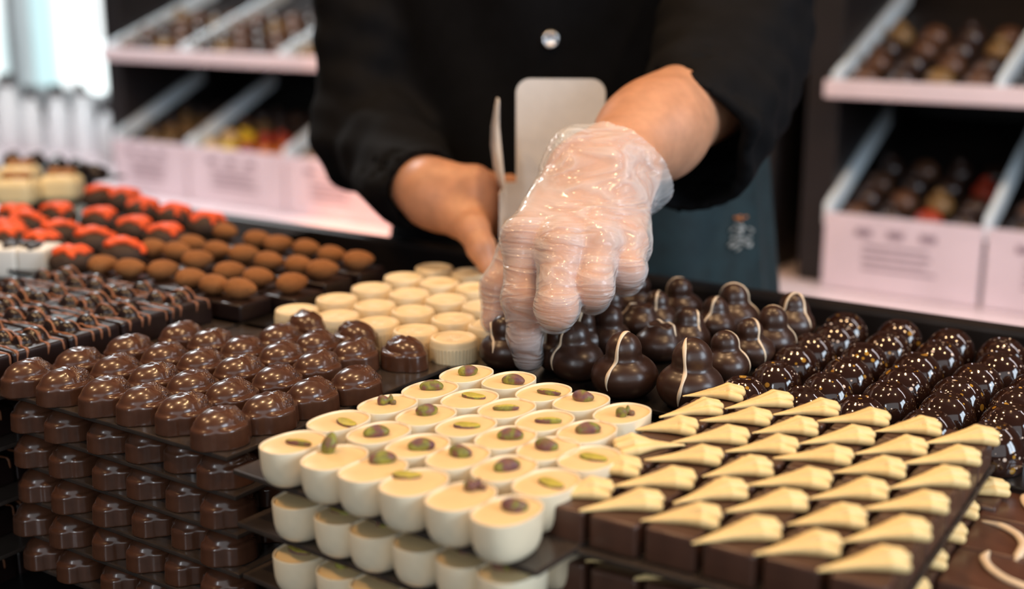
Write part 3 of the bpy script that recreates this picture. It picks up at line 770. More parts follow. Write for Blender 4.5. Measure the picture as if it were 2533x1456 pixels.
# ------------------------------------------------------------------ red topped mounds, white and yellow blocks at the far left
TB, TT = mk_truffle()
reds = [(178,606),(303,588),(407,552),(511,523),(104,570),(229,562),(332,534),(432,503),(24,556),(146,545),(246,512),(354,488),(14,540),(64,522),(140,500),(307,464),(36,505),(246,458)]
rw = ['front row, left of the almonds', 'front row, standing left of the leftmost almond slab', 'second from the right end of the near edge', 'at the right end, nearest the almonds', 'front row, beside the white blocks', 'second row, in the middle of the tray', 'second row, third from the right end', 'back edge, second from the right end', 'near left, behind the white blocks', 'second row, left of the middle', 'third row, a long flat topping', 'back edge, third from the right end', 'far left edge, in the third row', 'third row, second from the left edge', 'third row, just below the yellow blocks', 'back edge, right of the yellow blocks, second one', 'far left edge, just below the yellow blocks', 'back edge, touching the yellow blocks']
yr = PSI; pr = []; ZRD = ZT+.008
for k, (u, v) in enumerate(reds):
    p = on_z(u, v, ZRD+.021); p[2] = ZRD; pr.append(p)
    sweet('red_topped_mound', [(TB, (0, 0, 0), 0), (TT[k % 4], (0, 0, 0), 0)], p, math.radians(rnd.uniform(-16, 16)+10), 'dark truffle mound with coral red icing, '+rw[k], 'truffle', 'red topped truffle mounds', .95)
pr0 = pr[0]; pr = np.array([loc2(p, pr[0], yr) for p in pr]); c0 = on_z(178, 606, ZRD+.021)
tray_at('truffle_tray', 'black acrylic sheet under the red topped truffles', c0, yr, pr[:, 0].min()-.025, pr[:, 0].max()+.03, pr[:, 1].min()-.025, min(pr[:, 1].max()+.02, .858-float(pr0@BX)), ZRD-.0002, M['tray_black'])
WB = box_me('body', (-.0125, -.016, 0), (.0125, .016, .024), M['white_block'], .003, seg=3, smooth=True)
def cr(P):
    q = P/cm; d = None; g = np.random.default_rng(5)
    for _ in range(16):
        s = ell(q, (g.uniform(-.7, .7), g.uniform(-1, 1), .05), (g.uniform(.2, .42), g.uniform(.2, .42), g.uniform(.15, .32))); d = s if d is None else smin(d, s, .06)
    return (d+.04*noi(q, 9, 2))*cm
CR = sd('crumbs', cr, (-.012, -.0145, -.003), (.012, .0145, .0055), .0007, M['dark'])
wt = on_z(22, 606, ZT+.024); wt[2] = ZT
for k in range(3):
    p = wor2((.0255*(k-1), 0), wt, PSI+.5, ZT)
    sweet('white_block', [(WB, (0, 0, 0), 0), (CR, (0, 0, .024), 0)] if k < 2 else [(WB, (0, 0, 0), 0), (CR, (-.006, -.004, .024), .3)], p, PSI+.5, 'white chocolate block with dark crumbs on top, '+['cut by the left edge', 'second from the left edge', 'right one beside the red mounds'][k], 'chocolate block', 'white blocks at the left edge')
tray_at('white_block_tray', 'smoked acrylic sheet under the white chocolate blocks', wt, PSI+.5, -.06, .05, -.022, .024, ZT-.0004, M['tray'])
def yb_(P):
    q = P/cm; return (rbox(q, (0, 0, 1.5), (2.2, 1.9, 1.55), 1.05)+.03*noi(q, 2, 4))*cm
YB = sd('body', yb_, (-.0235, -.0205, -.001), (.0235, .0205, .033), .0013, M['ivory_block'])
def nut_(P):
    q = P/cm; q = q/1.5; d = 1.5*smin(ell(q, (-.5, 0, .1), (.62, .5, .38)), ell(q, (.5, .1, .1), (.62, .45, .34)), .12); return (d+.03*noi(q, 7, 3))*cm
NU = sd('nut', nut_, (-.0185, -.0110, -.006), (.0185, .0110, .0095), .0011, M['nut'])
for k, (u, v) in enumerate([(40, 462), (150, 452), (48, 430), (-40, 440)]):
    p = on_z(u, v-26, ZT+.031); p[2] = ZT
    sweet('ivory_block', [(YB, (0, 0, 0), 0), (NU, (0, 0, .0315), -PSI-.5)], p, PSI+.5, 'big pale yellow block topped with brown nuts, '+['front one above the red mounds', 'right one beside the back red mound', 'back one, partly hidden', 'cut by the left edge'][k], 'chocolate block', 'pale yellow nut blocks', .95)
def dk(P):
    q = P/cm; d = smin(ell(q, (0, 0, .8), (1.5, 1.2, 1.0)), ell(q, (.3, .2, 1.5), (.7, .6, .6)), .3); return (smax(d, -q[:, 2], .1)+.06*noi(q, 3, 1))*cm
DK = sd('dark_rock', dk, (-.017, -.0145, -.001), (.017, .0145, .0225), .0014, M['dark'])
for k, (u, v) in enumerate([(86, 400), (143, 408), (196, 416), (240, 430), (30, 396)]):
    p = on_z(u, v, ZT+.008); p[2] = ZT
    sweet('dark_rock', [(DK, None, 0)], p, k*1.3, 'dark nut rock at the far back left, '+['second from left', 'in the middle', 'fourth from left', 'nearest the red mounds', 'cut off behind the yellow blocks'][k], 'chocolate cluster', 'dark nut rocks at the back left')
p = on_z(150, 410, ZT+.008); tray_at('rock_tray', 'grey steel sheet under the dark nut rocks', p, PSI, -.13, .085, -.03, .03, ZT-.0002, M['tray_black'])
# ------------------------------------------------------------------ display counter, risers, room
dc = empty('display_counter', ab(-.2, .5, 0), 0)
def child(o, par):
    o.parent = par; o.matrix_parent_inverse = Matrix.Translation(par.location).inverted() if par.rotation_euler.z == 0 else (Matrix.Translation(par.location) @ Matrix.Rotation(par.rotation_euler.z, 4, 'Z')).inverted()
    return o
child(ob('deck', ab_box('deck', (-1.75, .14, ZD-.03), (1.1, .882, ZD), M['counter'], .003)), dc)
child(ob('cabinet', ab_box('cabinet', (-1.74, .16, .0), (1.09, .84, ZD-.031), M['counter'], .004)), dc)
child(ob('side_deck', ab_box('side_deck', (-1.75, .8825, ZD-.03), (-1.08, 1.25, ZD), M['counter'], .003)), dc); child(ob('side_cabinet', ab_box('side_cabinet', (-1.74, .8825, 0), (-1.09, 1.24, ZD-.031), M['counter'], .003)), dc)
child(ob('back_rail', ab_box('back_rail', (-1.12, .864, ZD+.001), (1.1, .882, 1.032), M['rail'], .004)), dc)
tag(dc, 'black shop display counter that carries all the chocolate trays', 'display counter')
def riser(c, yaw, x0, x1, y0, y1, zt, what):
    mx, my = (x1-x0)*.2, (y1-y0)*.2; me = box_me('tray_riser', (x0+mx, y0+my, ZD+.0005), (x1-mx, y1-my, zt-.0032), M['counter'], .002)
    o = ob('tray_riser', me); o.location = (c[0], c[1], 0); o.rotation_euler = (0, 0, yaw); tag(o, 'black plinth under '+what, 'plinth')
for o in list(C.objects):
    n = o.get('label', '')
    for key, what in (('under the dark nut clusters', 'the sheet of dark nut clusters'), ('under the round ivory', 'the round ivory pralines'), ('under the cocoa almond', 'the cocoa almond slabs'), ('under the red topped', 'the red topped truffles'),
                      ('under the white chocolate blocks', 'the white chocolate blocks'), ('under the third layer down of drizz', None), ('under the cream striped', 'the cream striped squares'), ('under the dark nut rocks', 'the dark nut rocks')):
        if key in n and what:
            bb = [Vector(v) for v in o.bound_box]
            riser(o.location, o.rotation_euler.z, min(v.x for v in bb), max(v.x for v in bb), min(v.y for v in bb), max(v.y for v in bb), o.location.z, what)
fl = ob('floor', ab_box('floor', (-4.5, -1.5, -.05), (3.5, 2.75, 0), M['floor'])); tag(fl, 'dark shop floor', 'floor', kind='structure')
ce = ob('ceiling', ab_box('ceiling', (-4.5, .2, 2.9), (3.5, 2.75, 2.95), M['ceil'])); tag(ce, 'grey shop ceiling', 'ceiling', kind='structure')
BW = 2.6
wl = on_b(-700, 200, BW)@AX; wr = on_b(282, 200, BW)@AX
bm = bmesh.new()
for lo, hi in (((wr, BW, 0), (3.5, BW+.1, 2.9)), ((-4.5, BW, 0), (wl, BW+.1, 2.9)), ((wl, BW, 0), (wr, BW+.1, .87)), ((wl, BW, 2.5), (wr, BW+.1, 2.9))): add_box(bm, lo, hi, M_AB)
wb = ob('wall_back', bm_mesh('wall_back', bm, M['wall'])); tag(wb, 'dark back wall behind the shelves', 'wall', kind='structure')
bm = bmesh.new(); ww = wr-wl
for a in (0, .30, .56, .80, 1.0): add_box(bm, (wl+ww*a-.03, BW+.01, .87), (wl+ww*a+.03, BW+.07, 2.5), M_AB)
for z in (.87, 1.86, 2.47): add_box(bm, (wl, BW+.02, z), (wr, BW+.06, z+.05), M_AB)
wf = ob('window_1', bm_mesh('window_1', bm, M['frame_w'])); tag(wf, 'bright shop window with white frame at the far left', 'window', kind='structure')
gl = ob('pane', ab_box('pane', (wl, BW+.035, .87), (wr, BW+.041, 2.5), M['glass']), wf)
m, nt, p, o_ = nodes('bright_daylight_street'); p.inputs['Base Color'].default_value = (0, 0, 0, 1); p.inputs['Roughness'].default_value = 1
n_ = noise_node(nt, coords(nt, (1.6, 1.6, .5)), 1.3, 1); r_ = ramp(nt, n_.outputs['Fac'], [(.40, (.42, .60, .62)), (.56, (.95, 1, 1))])
nt.links.new(r_.outputs['Color'], p.inputs['Emission Color']); p.inputs['Emission Strength'].default_value = 2.2
xb = ob('exterior_daylight', ab_box('exterior_daylight', (wl-1.6, BW+1.2, -.2), (wr+1.2, BW+1.25, 4), m)); tag(xb, 'overexposed daylight street seen through the far left window', 'street', kind='structure')
# ------------------------------------------------------------------ back counter and shelf bays
ZW = ZC-.45; BF = 1.80
A_of = lambda u, v, b=BF: float(on_b(u, v, b)@AX)
aL = A_of(-500, 480); aR = A_of(2900, 640)
bc = empty('back_counter', ab(0, 1.8, 0))
child(ob('worktop', ab_box('worktop', (aL, 1.30, ZW-.035), (aR, 2.55, ZW), M['worktop'], .004)), bc)
child(ob('cabinet', ab_box('cabinet', (aL, 1.34, 0), (aR, 2.55, ZW-.036), M['shelf_dark'], .004)), bc)
tag(bc, 'long back counter with a pink-lit white worktop behind the person', 'counter')
ZL = ZC-.333; ZU = ZC-.146+.012          # top of the bin fronts; top of the upper lip
def prism(quad, th, mat_, name):
    """a board: quad of four ab-points (a, b, z), thickened straight down"""
    P = [ab(*q) for q in quad]; V = P+[p-np.array([0, 0, th]) for p in P]
    return mesh(name, V, [(0, 1, 2, 3), (7, 6, 5, 4), (0, 4, 5, 1), (1, 5, 6, 2), (2, 6, 7, 3), (3, 7, 4, 0)], mat_, False)
def divider(a, zf, b0, b1, rise, th=.010, hh=.030):
    V = []
    for s in (-th/2, th/2):
        for b, z in ((b0, zf-hh), (b0, zf), (b1, zf+rise), (b1, zf+rise-hh)): V.append(ab(a+s, b, z))
    F = [(0, 1, 2, 3), (7, 6, 5, 4), (0, 4, 5, 1), (1, 5, 6, 2), (2, 6, 7, 3), (3, 7, 4, 0)]
    return mesh('divider', V, F, M['acrylic'], False)
def bonbon(mt, s, nub):
    prof = [(.01, 0), (.9, 0), (1, .15), (.96, .5), (.8, .8), (.5, 1.0), (.2, 1.06), (.01, 1.07)]
    V, F = lathe([(r, z*s*1.1) for r, z in prof], 20, s, s)
    if nub:
        V2, F2 = lathe([(.01, 0), (1, 0), (.8, .6), (.3, .9), (.01, .92)], 14, s*.45, s*.45); V2 = [(x, y, z*s*.5+s*1.15) for x, y, z in V2]; V, F = joinvf([(V, F), (V2, F2)])
    return mesh('bonbon', V, F, mt)
BON = {(k, n): bonbon(BINC[k], .0215, n) for k in range(7) for n in (0, 1)}
def bay(a0, a1, divs, name, lower, upper, whereL):
    r = empty('display_shelf', ab((a0+a1)/2, 2.0, ZW+.0005)); tag(r, name, 'shelf unit')
    for nm, me in (('back_panel', ab_box('back_panel', (a0, 2.22, ZW+.001), (a1, 2.25, ZC+.5), M['shelf_dark'])),
                   ('post', ab_box('post', (a0-.05, 1.83, ZW+.001), (a0, 2.25, ZC+.5), M['shelf_dark'], .002)), ('post', ab_box('post', (a1, 1.83, ZW+.001), (a1+.05, 2.25, ZC+.5), M['shelf_dark'], .002))):
        child(ob(nm, me), r)
    child(ob('bin_board', prism([(a0, BF+.008, ZL-.026), (a1, BF+.008, ZL-.026), (a1, 2.2, ZL+.109), (a0, 2.2, ZL+.109)], .012, M['shelf_dark'], 'bin_board')), r)
    child(ob('shelf_board', prism([(a0, BF+.012, ZU-.02), (a1, BF+.012, ZU-.02), (a1, 2.2, ZU+.12), (a0, 2.2, ZU+.12)], .012, M['shelf_dark'], 'shelf_board')), r)
    child(ob('shelf_lip', ab_box('shelf_lip', (a0-.01, BF-.012, ZU-.030), (a1+.01, BF+.011, ZU-.004), M['worktop'], .003)), r)
    ds = [d for d in divs]
    for d in ds:
        if a0 <= d <= a1:
            child(ob('divider', divider(d, ZL+.012, BF-.004, 2.06, .125)), r); child(ob('divider', divider(d, ZU+.005, BF-.006, 2.12, .125)), r)
    ee = [a0]+[d for d in ds if a0+.02 < d < a1-.02]+[a1]
    for k in range(len(ee)-1):
        bf = child(ob('bin_front', ab_box('bin_front', (ee[k]+.003, BF-.010, ZW+.002), (ee[k+1]-.003, BF, ZL), M['panel'], .002)), r)
        if whereL == 'right' or True:
            bm = bmesh.new(); w = ee[k+1]-ee[k]; g = random.Random(k+int(a0*100))
            for q in range(3): add_box(bm, (ee[k]+w*(.27+.2*q)-.012, BF-.0112, ZL-.030), (ee[k]+w*(.27+.2*q)+.012, BF-.0101, ZL-.019), M_AB)
            for q in range(4): add_box(bm, (ee[k]+w*.27, BF-.0112, ZL-.046-.011*q), (ee[k]+w*(.62+.12*g.random()), BF-.0101, ZL-.043-.011*q), M_AB)
            t = ob('print', bm_mesh('print', bm, M['ink'])); t.parent = bf
        n = int((ee[k+1]-ee[k]-.02)/.0485)
        for lev, pick in ((0, lower), (1, upper)):
            zf = (ZL-.026 if lev == 0 else ZU-.02)
            for row in range(4):
                for c in range(n):
                    aa = ee[k]+.010+(c+.5)*(ee[k+1]-ee[k]-.02)/n; bb_ = BF+.034+row*.050; z = zf+((bb_-BF-.008)*(.135/.392) if lev == 0 else (bb_-BF-.012)*(.14/.388))+.0025
                    kind = pick(k, row, c)
                    if row == 3 and kind in (0,): pass
                    o = ob('bonbon', BON[(kind, (row+c+k) % 2)]); P = ab(aa, bb_, z); o.location = P; o.rotation_euler = (math.atan(.135/.392), 0, PSI)
                    cn = ['dark', 'milk brown', 'golden brown', 'yellow', 'ivory', 'dark red', 'orange'][kind]
                    lv = 'lower bins' if lev == 0 else 'upper shelf'
                    tag(o, f'blurred {cn} bonbon in the {lv} of the {whereL} shelf unit', 'bonbon', f'{cn} bonbons in the {lv} of the {whereL} unit')
    return r
dR = [A_of(u, 530) for u in (2048, 2446, 2850)]; dL = [A_of(u, 360) for u in (285, 468, 708, 960)]
def lowL(k, row, c):
    if k == 1: return [[4, 3, 5, 6, 6], [4, 3, 5, 5, 6], [1, 2, 0, 0, 1], [0, 0, 1, 0, 0]][row][c % 5]
    return [2, 2, 2, 0][row] if (c+k) % 3 else 0
def lowR(k, row, c): return [[1, 0, 5, 0], [0, 1, 2, 0], [1, 0, 0, 5], [0, 1, 0, 0]][row][(c+k) % 4]
def upR(k, row, c): return [1, 0, 2, 1, 0, 1, 0][(row*3+c+k) % 7]
bay(dL[0]+.0, dL[3]+.05, [dL[0]+.006]+dL[1:], 'dark shelf unit with slanted bins at the left behind the person', lowL, upR, 'left')
bay(dR[0]-.004, dR[2], dR[:2], 'dark shelf unit with pink-lit white bin fronts at the right', lowR, upR, 'right')
am = A_of(1988, 520)
bay(dL[3]+.16, am-.115, [am-.38, am-.67], 'dark shelf unit mostly hidden behind the person', lambda k, r, c: [2, 0, 0, 0][r], upR, 'middle')
for k, (u, v, w, h) in enumerate([(28, 345, .075, .17), (84, 342, .055, .14), (150, 345, .06, .15), (212, 335, .06, .16), (270, 352, .05, .12)]):
    P = on_b(u, v, 2.15); P[2] = ZW+.0
    V, F = lathe([(.02, 0), (.8, 0), (.95, .06), (1, .4), (.9, .75), (.55, .92), (.5, 1.0), (.02, 1.0)], 28, w*.55, w*.55); V = [(x, y, z*h) for x, y, z in V]
    j = empty('jar', P); ob('body', mesh('body', V, F, M['jar']), j)
    V, F = lathe([(.02, 0), (1, 0), (1, .8), (.9, 1), (.02, 1)], 24, w*.32, w*.32); l = ob('lid', mesh('lid', [(x, y, z*.03) for x, y, z in V], F, M['jar_d']), j); l.location = (0, 0, h+.0003)
    tag(j, 'blurred white jar by the bright window, '+['leftmost of five', 'second from left', 'third from left', 'fourth from left', 'rightmost, beside the dark post'][k], 'jar', 'white jars by the window')
LAMPM = emis('lamp_glow', (.9, 1, 1), 2.6)
def globe(u, v, d, rx, rz, lab):
    P = at_d(u, v, d); r = empty('globe_lamp', P)
    V, F = lathe([(.01*0+math.sin(math.radians(a)), -math.cos(math.radians(a))) for a in np.linspace(2, 178, 20)], 28, rx, rx); ob('lamp_shade', mesh('lamp_shade', [(x, y, z*rz) for x, y, z in V], F, LAMPM), r)
    V, F = tube([(0, 0, rz), (0, 0, (2.9-P[2])*.5), (0, 0, 2.9-P[2])], [.004]*3, 8); ob('cord', mesh('cord', V, F, M['jar_d']), r); tag(r, lab, 'lamp')
globe(240, 165, 3.1, .045, .068, 'bright white oval lamp hanging before the far left window')
globe(338, 118, 3.0, .028, .036, 'small pale round lamp hanging right of the bright oval lamp')
# ------------------------------------------------------------------ the person
def pts(*a): return [at_d(*q) for q in a]
# left arm and gloved hand (at the right in the photo)
IDX = pts((1296, 590, .748), (1290, 738, .738), (1299, 832, .748), (1308, 884, .757))
MID = pts((1388, 612, .736), (1378, 758, .716), (1374, 778, .742), (1366, 745, .760))
RNG = pts((1478, 606, .742), (1469, 712, .722), (1464, 732, .746), (1456, 700, .764))
PNK = pts((1552, 600, .757), (1553, 668, .742), (1545, 690, .760), (1538, 668, .775))
THB = pts((1392, 490, .800), (1290, 628, .800), (1236, 712, .796), (1226, 792, .790))
WRI = at_d(1500, 408, .800); ELB = at_d(1850, 155, 1.01); FAX = (ELB-WRI)/np.linalg.norm(ELB-WRI)
CARI, CARP = at_d(1425, 435, .790), at_d(1546, 460, .800)
VIEW = -ray(1450, 450); VIEW = VIEW/np.linalg.norm(VIEW); HN = VIEW*.75+np.array([0, 0, .66]); HN /= np.linalg.norm(HN)
def finger(P, pt, rr, k=.004):
    d = None
    for a, b, ra, rb in zip(pt[:-1], pt[1:], rr[:-1], rr[1:]):
        s = cap(P, a, b, ra, rb); d = s if d is None else smin(d, s, k)
    for a, r in zip(pt[1:-1], rr[1:-1]): d = smin(d, np.linalg.norm(P-a-HN*.0004, axis=1)-r*1.0, .003)
    return d
def hand_fn(P):
    f = [finger(P, IDX, (.0112, .0100, .0090, .0080)), finger(P, MID, (.0118, .0110, .0098, .0085)), finger(P, RNG, (.0110, .0102, .0092, .0080)), finger(P, PNK, (.0105, .0092, .0084, .0072))]
    fg = f[0]
    for q in f[1:]: fg = smin(fg, q, .0012)
    pal = None
    for i, (pt, r) in enumerate(((IDX, .0125), (MID, .013), (RNG, .0125), (PNK, .0115))):
        c = CARI+(CARP-CARI)*(i/3); s = capf(P, c, pt[0], .0160, r, HN, .82); pal = s if pal is None else smin(pal, s, .012)
    pal = smin(pal, ell(P, (CARI+CARP+IDX[0]+PNK[0])/4-HN*.006, (.026, .026, .020)), .014)
    for pt in (IDX, MID, RNG, PNK): pal = smin(pal, np.linalg.norm(P-pt[0]-HN*.0022, axis=1)-.0098, .006)
    d = smin(pal, fg, .0055)
    th = finger(P, THB, (.0165, .0125, .0105, .0085), .006); d = smin(d, th, .008)
    arm = capf(P, WRI-FAX*.012, WRI+FAX*.075, .0258, .0300, HN, .80); arm = smin(arm, cap(P, WRI+FAX*.075, WRI+FAX*.21, .0285, .040), .03)
    d = smin(d, arm, .020)
    return d-.0004*noi(P, 160, 2)
lo = np.min(IDX+MID+RNG+PNK+THB+[WRI, WRI+FAX*.14], 0)-.045; hi = np.max(IDX+MID+RNG+PNK+THB+[WRI, WRI+FAX*.14], 0)+.045
handL = snet(hand_fn, lo, hi, .0014)
# right arm and hand that holds the box
WR2 = at_d(1068, 480, .985); EL2 = at_d(905, 345, 1.17); FX2 = (EL2-WR2)/np.linalg.norm(EL2-WR2)
def f2(P, a, r): return finger(P, pts(*a), r)
def hand2_fn(P):
    fs = [f2(P, ((1168, 448, .968), (1203, 455, 1.000), (1262, 462, 1.016), (1300, 470, 1.016)), (.0105, .0098, .009, .008)), f2(P, ((1172, 482, .965), (1205, 492, 1.0), (1265, 498, 1.016), (1308, 506, 1.016)), (.011, .0103, .0095, .0083)),
          f2(P, ((1170, 518, .964), (1204, 528, 1.0), (1262, 532, 1.016), (1300, 540, 1.016)), (.0106, .0098, .009, .008)), f2(P, ((1162, 550, .966), (1200, 562, .998), (1255, 566, 1.016), (1285, 572, 1.016)), (.0098, .009, .008, .0072))]
    d = fs[0]
    for q in fs[1:]: d = smin(d, q, .0015)
    pal = None
    for u, v in ((1178, 448), (1185, 482), (1182, 518), (1172, 550)):
        s = cap(P, at_d(1075, 470+(v-482)*.35, .982), at_d(u, v, .966), .0165, .0125); pal = s if pal is None else smin(pal, s, .012)
    d = smin(pal, d, .006)
    d = smin(d, f2(P, ((1105, 520, .972), (1170, 566, .948), (1190, 612, .938), (1208, 656, .935)), (.016, .0125, .0105, .0082)), .010)
    arm = cap(P, WR2, WR2+FX2*.12, .0235, .034)
    return smin(d, arm, .018)
q = np.array(pts((1042, 482, .985), (1310, 440, 1.02), (1220, 660, .935), (1170, 440, .966))+[WR2+FX2*.12])
handR = snet(hand2_fn, q.min(0)-.05, q.max(0)+.05, .0020)
# torso frame
TC = at_d(1390, 480, 1.215); TC[2] = 0; ta = math.radians(-17)
TX = np.array([math.cos(ta), math.sin(ta), 0]); TY = np.array([-math.sin(ta), math.cos(ta), 0])
SHL = TC+TX*.185+np.array([0, 0, 1.43]); SHR = TC-TX*.185+np.array([0, 0, 1.43])
def tloc(P): return np.stack([(P-TC)@TX, (P-TC)@TY, P[:, 2]], 1)
def core_fn(P):
    q = tloc(P)
    d = cap(q, (0, .01, 1.0), (0, .0, 1.38), .10, .105)
    d = smin(d, cap(q, (-.14, 0, 1.42), (.14, 0, 1.42), .045, .045), .06); d = smin(d, cap(q, (0, 0, 1.44), (0, -.01, 1.56), .052, .052), .03)
    hd = ell(q, (0, -.02, 1.675), (.076, .096, .115)); hd = smin(hd, ell(q, (0, -.055, 1.60), (.045, .05, .05)), .03)
    hd = smin(hd, cap(q, (0, -.112, 1.685), (0, -.128, 1.652), .009, .013), .012)
    for s in (-1, 1):
        hd = smin(hd, ell(q, (s*.078, -.005, 1.665), (.010, .020, .032)), .008); hd = smax(hd, -ell(q, (s*.032, -.112, 1.69), (.016, .012, .010)), .01); hd = smin(hd, ell(q, (s*.032, -.100, 1.69), (.013, .012, .012)), .002)
    hd = smin(hd, ell(q, (0, -.100, 1.622), (.024, .012, .0055)), .004); hd = smin(hd, ell(q, (0, -.099, 1.611), (.020, .012, .006)), .004)
    d = smin(d, hd, .02)
    for s in (-1, 1): d = smin(d, smin(cap(q, (s*.09, 0, .95), (s*.09, -.01, .5), .075, .052), cap(q, (s*.09, -.01, .5), (s*.09, .02, .07), .05, .036), .03), .04); d = smin(d, cap(q, (s*.09, .02, .045), (s*.1, -.085, .03), .04, .028), .03)
    for S, E in ((SHL, ELB), (SHR, EL2)): d = smin(d, cap(P, S, E, .046, .036), .03)
    d = smin(d, cap(P, ELB, WRI+FAX*.12, .036, .030), .02); d = smin(d, cap(P, EL2, WR2+FX2*.10, .034, .028), .02)
    return d
core = snet(core_fn, (TC[0]-.40, TC[1]-.42, -.02), (TC[0]+.40, TC[1]+.25, 1.82), .0075)
per = empty('person', TC)
V, F = joinvf([handL, handR, core])
child(ob('body', mesh('body', V, F, M['skin'])), per)
# hair
def hair_fn(P):
    q = tloc(P); d = ell(q, (0, .005, 1.70), (.084, .100, .112)); d = smax(d, -(q[:, 1]+.045+.35*(1.70-q[:, 2])), .02); return d+.003*noi(q, 60, 4)
child(ob('hair', sd('hair', hair_fn, (TC[0]-.15, TC[1]-.15, 1.55), (TC[0]+.15, TC[1]+.15, 1.85), .005, mat('dark_brown_hair', (.03, .018, .012), .6, 200, .3))), per)
# jacket
CUF = at_d(1702, 362, .888); SEL = at_d(1812, 135, 1.01); CAX = (CUF-SEL)/np.linalg.norm(CUF-SEL)
CUR = at_d(1045, 470, 1.000); SER = at_d(912, 340, 1.175); CARX = (CUR-SER)/np.linalg.norm(CUR-SER)
def sleeve(P, S, E, Cf, ax, r0, r1, r2, drape=None):
    w = .0035*noi(P, 55, 3)+.0025*noi(P*np.array([1, 1, 2.2]), 90, 5)
    low = smin(cap(P, S, E, r0, r1), cap(P, E, Cf+ax*.03, r1, r2), .03)
    if drape is not None: low = smin(low, drape(P), .03)
    low = low+w
    tcut = (P-Cf)@ax; low = smax(low, tcut, .004)
    inner = cap(P, E, Cf+ax*.05, r1-.010, r2-.007)
    if drape is not None: inner = smin(inner, drape(P)+.007, .03)
    return smax(low, -smax(inner+w, -(tcut+.075), .01), .003)
def drape(P): return cap(P, at_d(1775, 385, .915), at_d(1796, 470, .905), .026, .010)
def jacket_fn(P):
    q = tloc(P); w = .004*noi(q, 22, 6)+.0025*noi(q*np.array([1.6, 1, .7]), 55, 7)
    z = q[:, 2]; hwid = .172+.012*np.clip((z-1.1)/.25, 0, 1)-.01*np.clip((1.15-z)/.2, 0, 1)*0
    d = (np.sqrt((q[:, 0]/hwid)**2+(q[:, 1]/.122)**2)-1)*.122
    d = smax(d, z-1.40, .10); d = smin(d, cap(q, (-.15, .01, 1.43), (.15, .01, 1.43), .062, .062), .06); d = smin(d, cap(q, (0, .01, 1.46), (0, .005, 1.515), .068, .062), .03)
    d = d+w
    d = smax(d, -cap(q, (0, -.005, 1.47), (0, -.015, 1.60), .056, .060), .004); d = smax(d, .84-z, .006)
    d = smin(d, sleeve(P, SHL, SEL, CUF, CAX, .066, .056, .052, drape), .02)
    d = smin(d, sleeve(P, SHR, SER, CUR, CARX, .056, .046, .035), .02)
    return d
jk = child(ob('jacket', sd('jacket', jacket_fn, (TC[0]-.40, TC[1]-.42, .82), (TC[0]+.40, TC[1]+.20, 1.56), .0050, M['jacket'])), per)
def trouser_fn(P):
    q = tloc(P); d = None
    for s in (-1, 1):
        l = cap(q, (s*.088, .0, .86), (s*.095, .0, .10), .098, .066); d = l if d is None else smin(d, l, .03)
    d = smin(d, ell(q, (0, 0, .90), (.170, .118, .13)), .05); d = smax(d, .065-q[:, 2], .004); return smax(d, q[:, 2]-.99, .01)+.004*noi(q, 30, 3)
child(ob('trousers', sd('trousers', trouser_fn, (TC[0]-.3, TC[1]-.25, .05), (TC[0]+.3, TC[1]+.25, 1.02), .009, M['trousers'])), per)
for s in (-1, 1):
    def shoe(P, s=s):
        q = tloc(P); d = cap(q, (s*.092, .03, .045), (s*.10, -.10, .035), .047, .036); return smax(smax(d, .002-q[:, 2], .003), q[:, 2]-.085, .01)
    child(ob('shoe', sd('shoe', shoe, (TC[0]-.3, TC[1]-.3, -.005), (TC[0]+.3, TC[1]+.2, .12), .007, M['jar_d'])), per)
# black clothing on the right hip, its cool light put into a teal colour
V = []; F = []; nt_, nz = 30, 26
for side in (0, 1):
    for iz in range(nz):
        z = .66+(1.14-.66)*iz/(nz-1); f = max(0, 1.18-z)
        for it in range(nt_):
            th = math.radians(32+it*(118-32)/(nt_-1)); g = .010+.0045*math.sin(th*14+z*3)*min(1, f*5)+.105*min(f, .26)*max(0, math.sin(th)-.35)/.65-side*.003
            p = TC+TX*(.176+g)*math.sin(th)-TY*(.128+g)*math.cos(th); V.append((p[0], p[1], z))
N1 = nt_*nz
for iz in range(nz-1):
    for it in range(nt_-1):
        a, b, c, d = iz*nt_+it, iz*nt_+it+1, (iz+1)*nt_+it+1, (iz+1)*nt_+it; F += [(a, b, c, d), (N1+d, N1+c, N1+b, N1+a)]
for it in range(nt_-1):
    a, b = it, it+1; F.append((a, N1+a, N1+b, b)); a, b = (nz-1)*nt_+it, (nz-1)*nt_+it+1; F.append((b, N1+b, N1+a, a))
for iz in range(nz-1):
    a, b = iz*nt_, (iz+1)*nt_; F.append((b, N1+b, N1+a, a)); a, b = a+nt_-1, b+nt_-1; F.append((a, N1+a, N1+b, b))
ap = child(ob('cool_lit_cloth', mesh('cool_lit_cloth', V, F, M['cool_lit_cloth'])), per); ap['label'] = 'dark clothing at the hip, cool light painted in as teal'
def cloth_pt(u, v):
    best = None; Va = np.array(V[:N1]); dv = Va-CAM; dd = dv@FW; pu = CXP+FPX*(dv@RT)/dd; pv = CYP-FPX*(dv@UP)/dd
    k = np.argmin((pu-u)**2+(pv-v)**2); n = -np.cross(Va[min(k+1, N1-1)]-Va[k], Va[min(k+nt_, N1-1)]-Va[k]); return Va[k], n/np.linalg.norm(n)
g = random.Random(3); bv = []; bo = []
P0, n0 = cloth_pt(1830, 592); n0 = n0 if n0@(CAM-P0) > 0 else -n0; e1 = np.cross([0, 0, 1], n0); e1 /= np.linalg.norm(e1); e2 = np.cross(n0, e1)
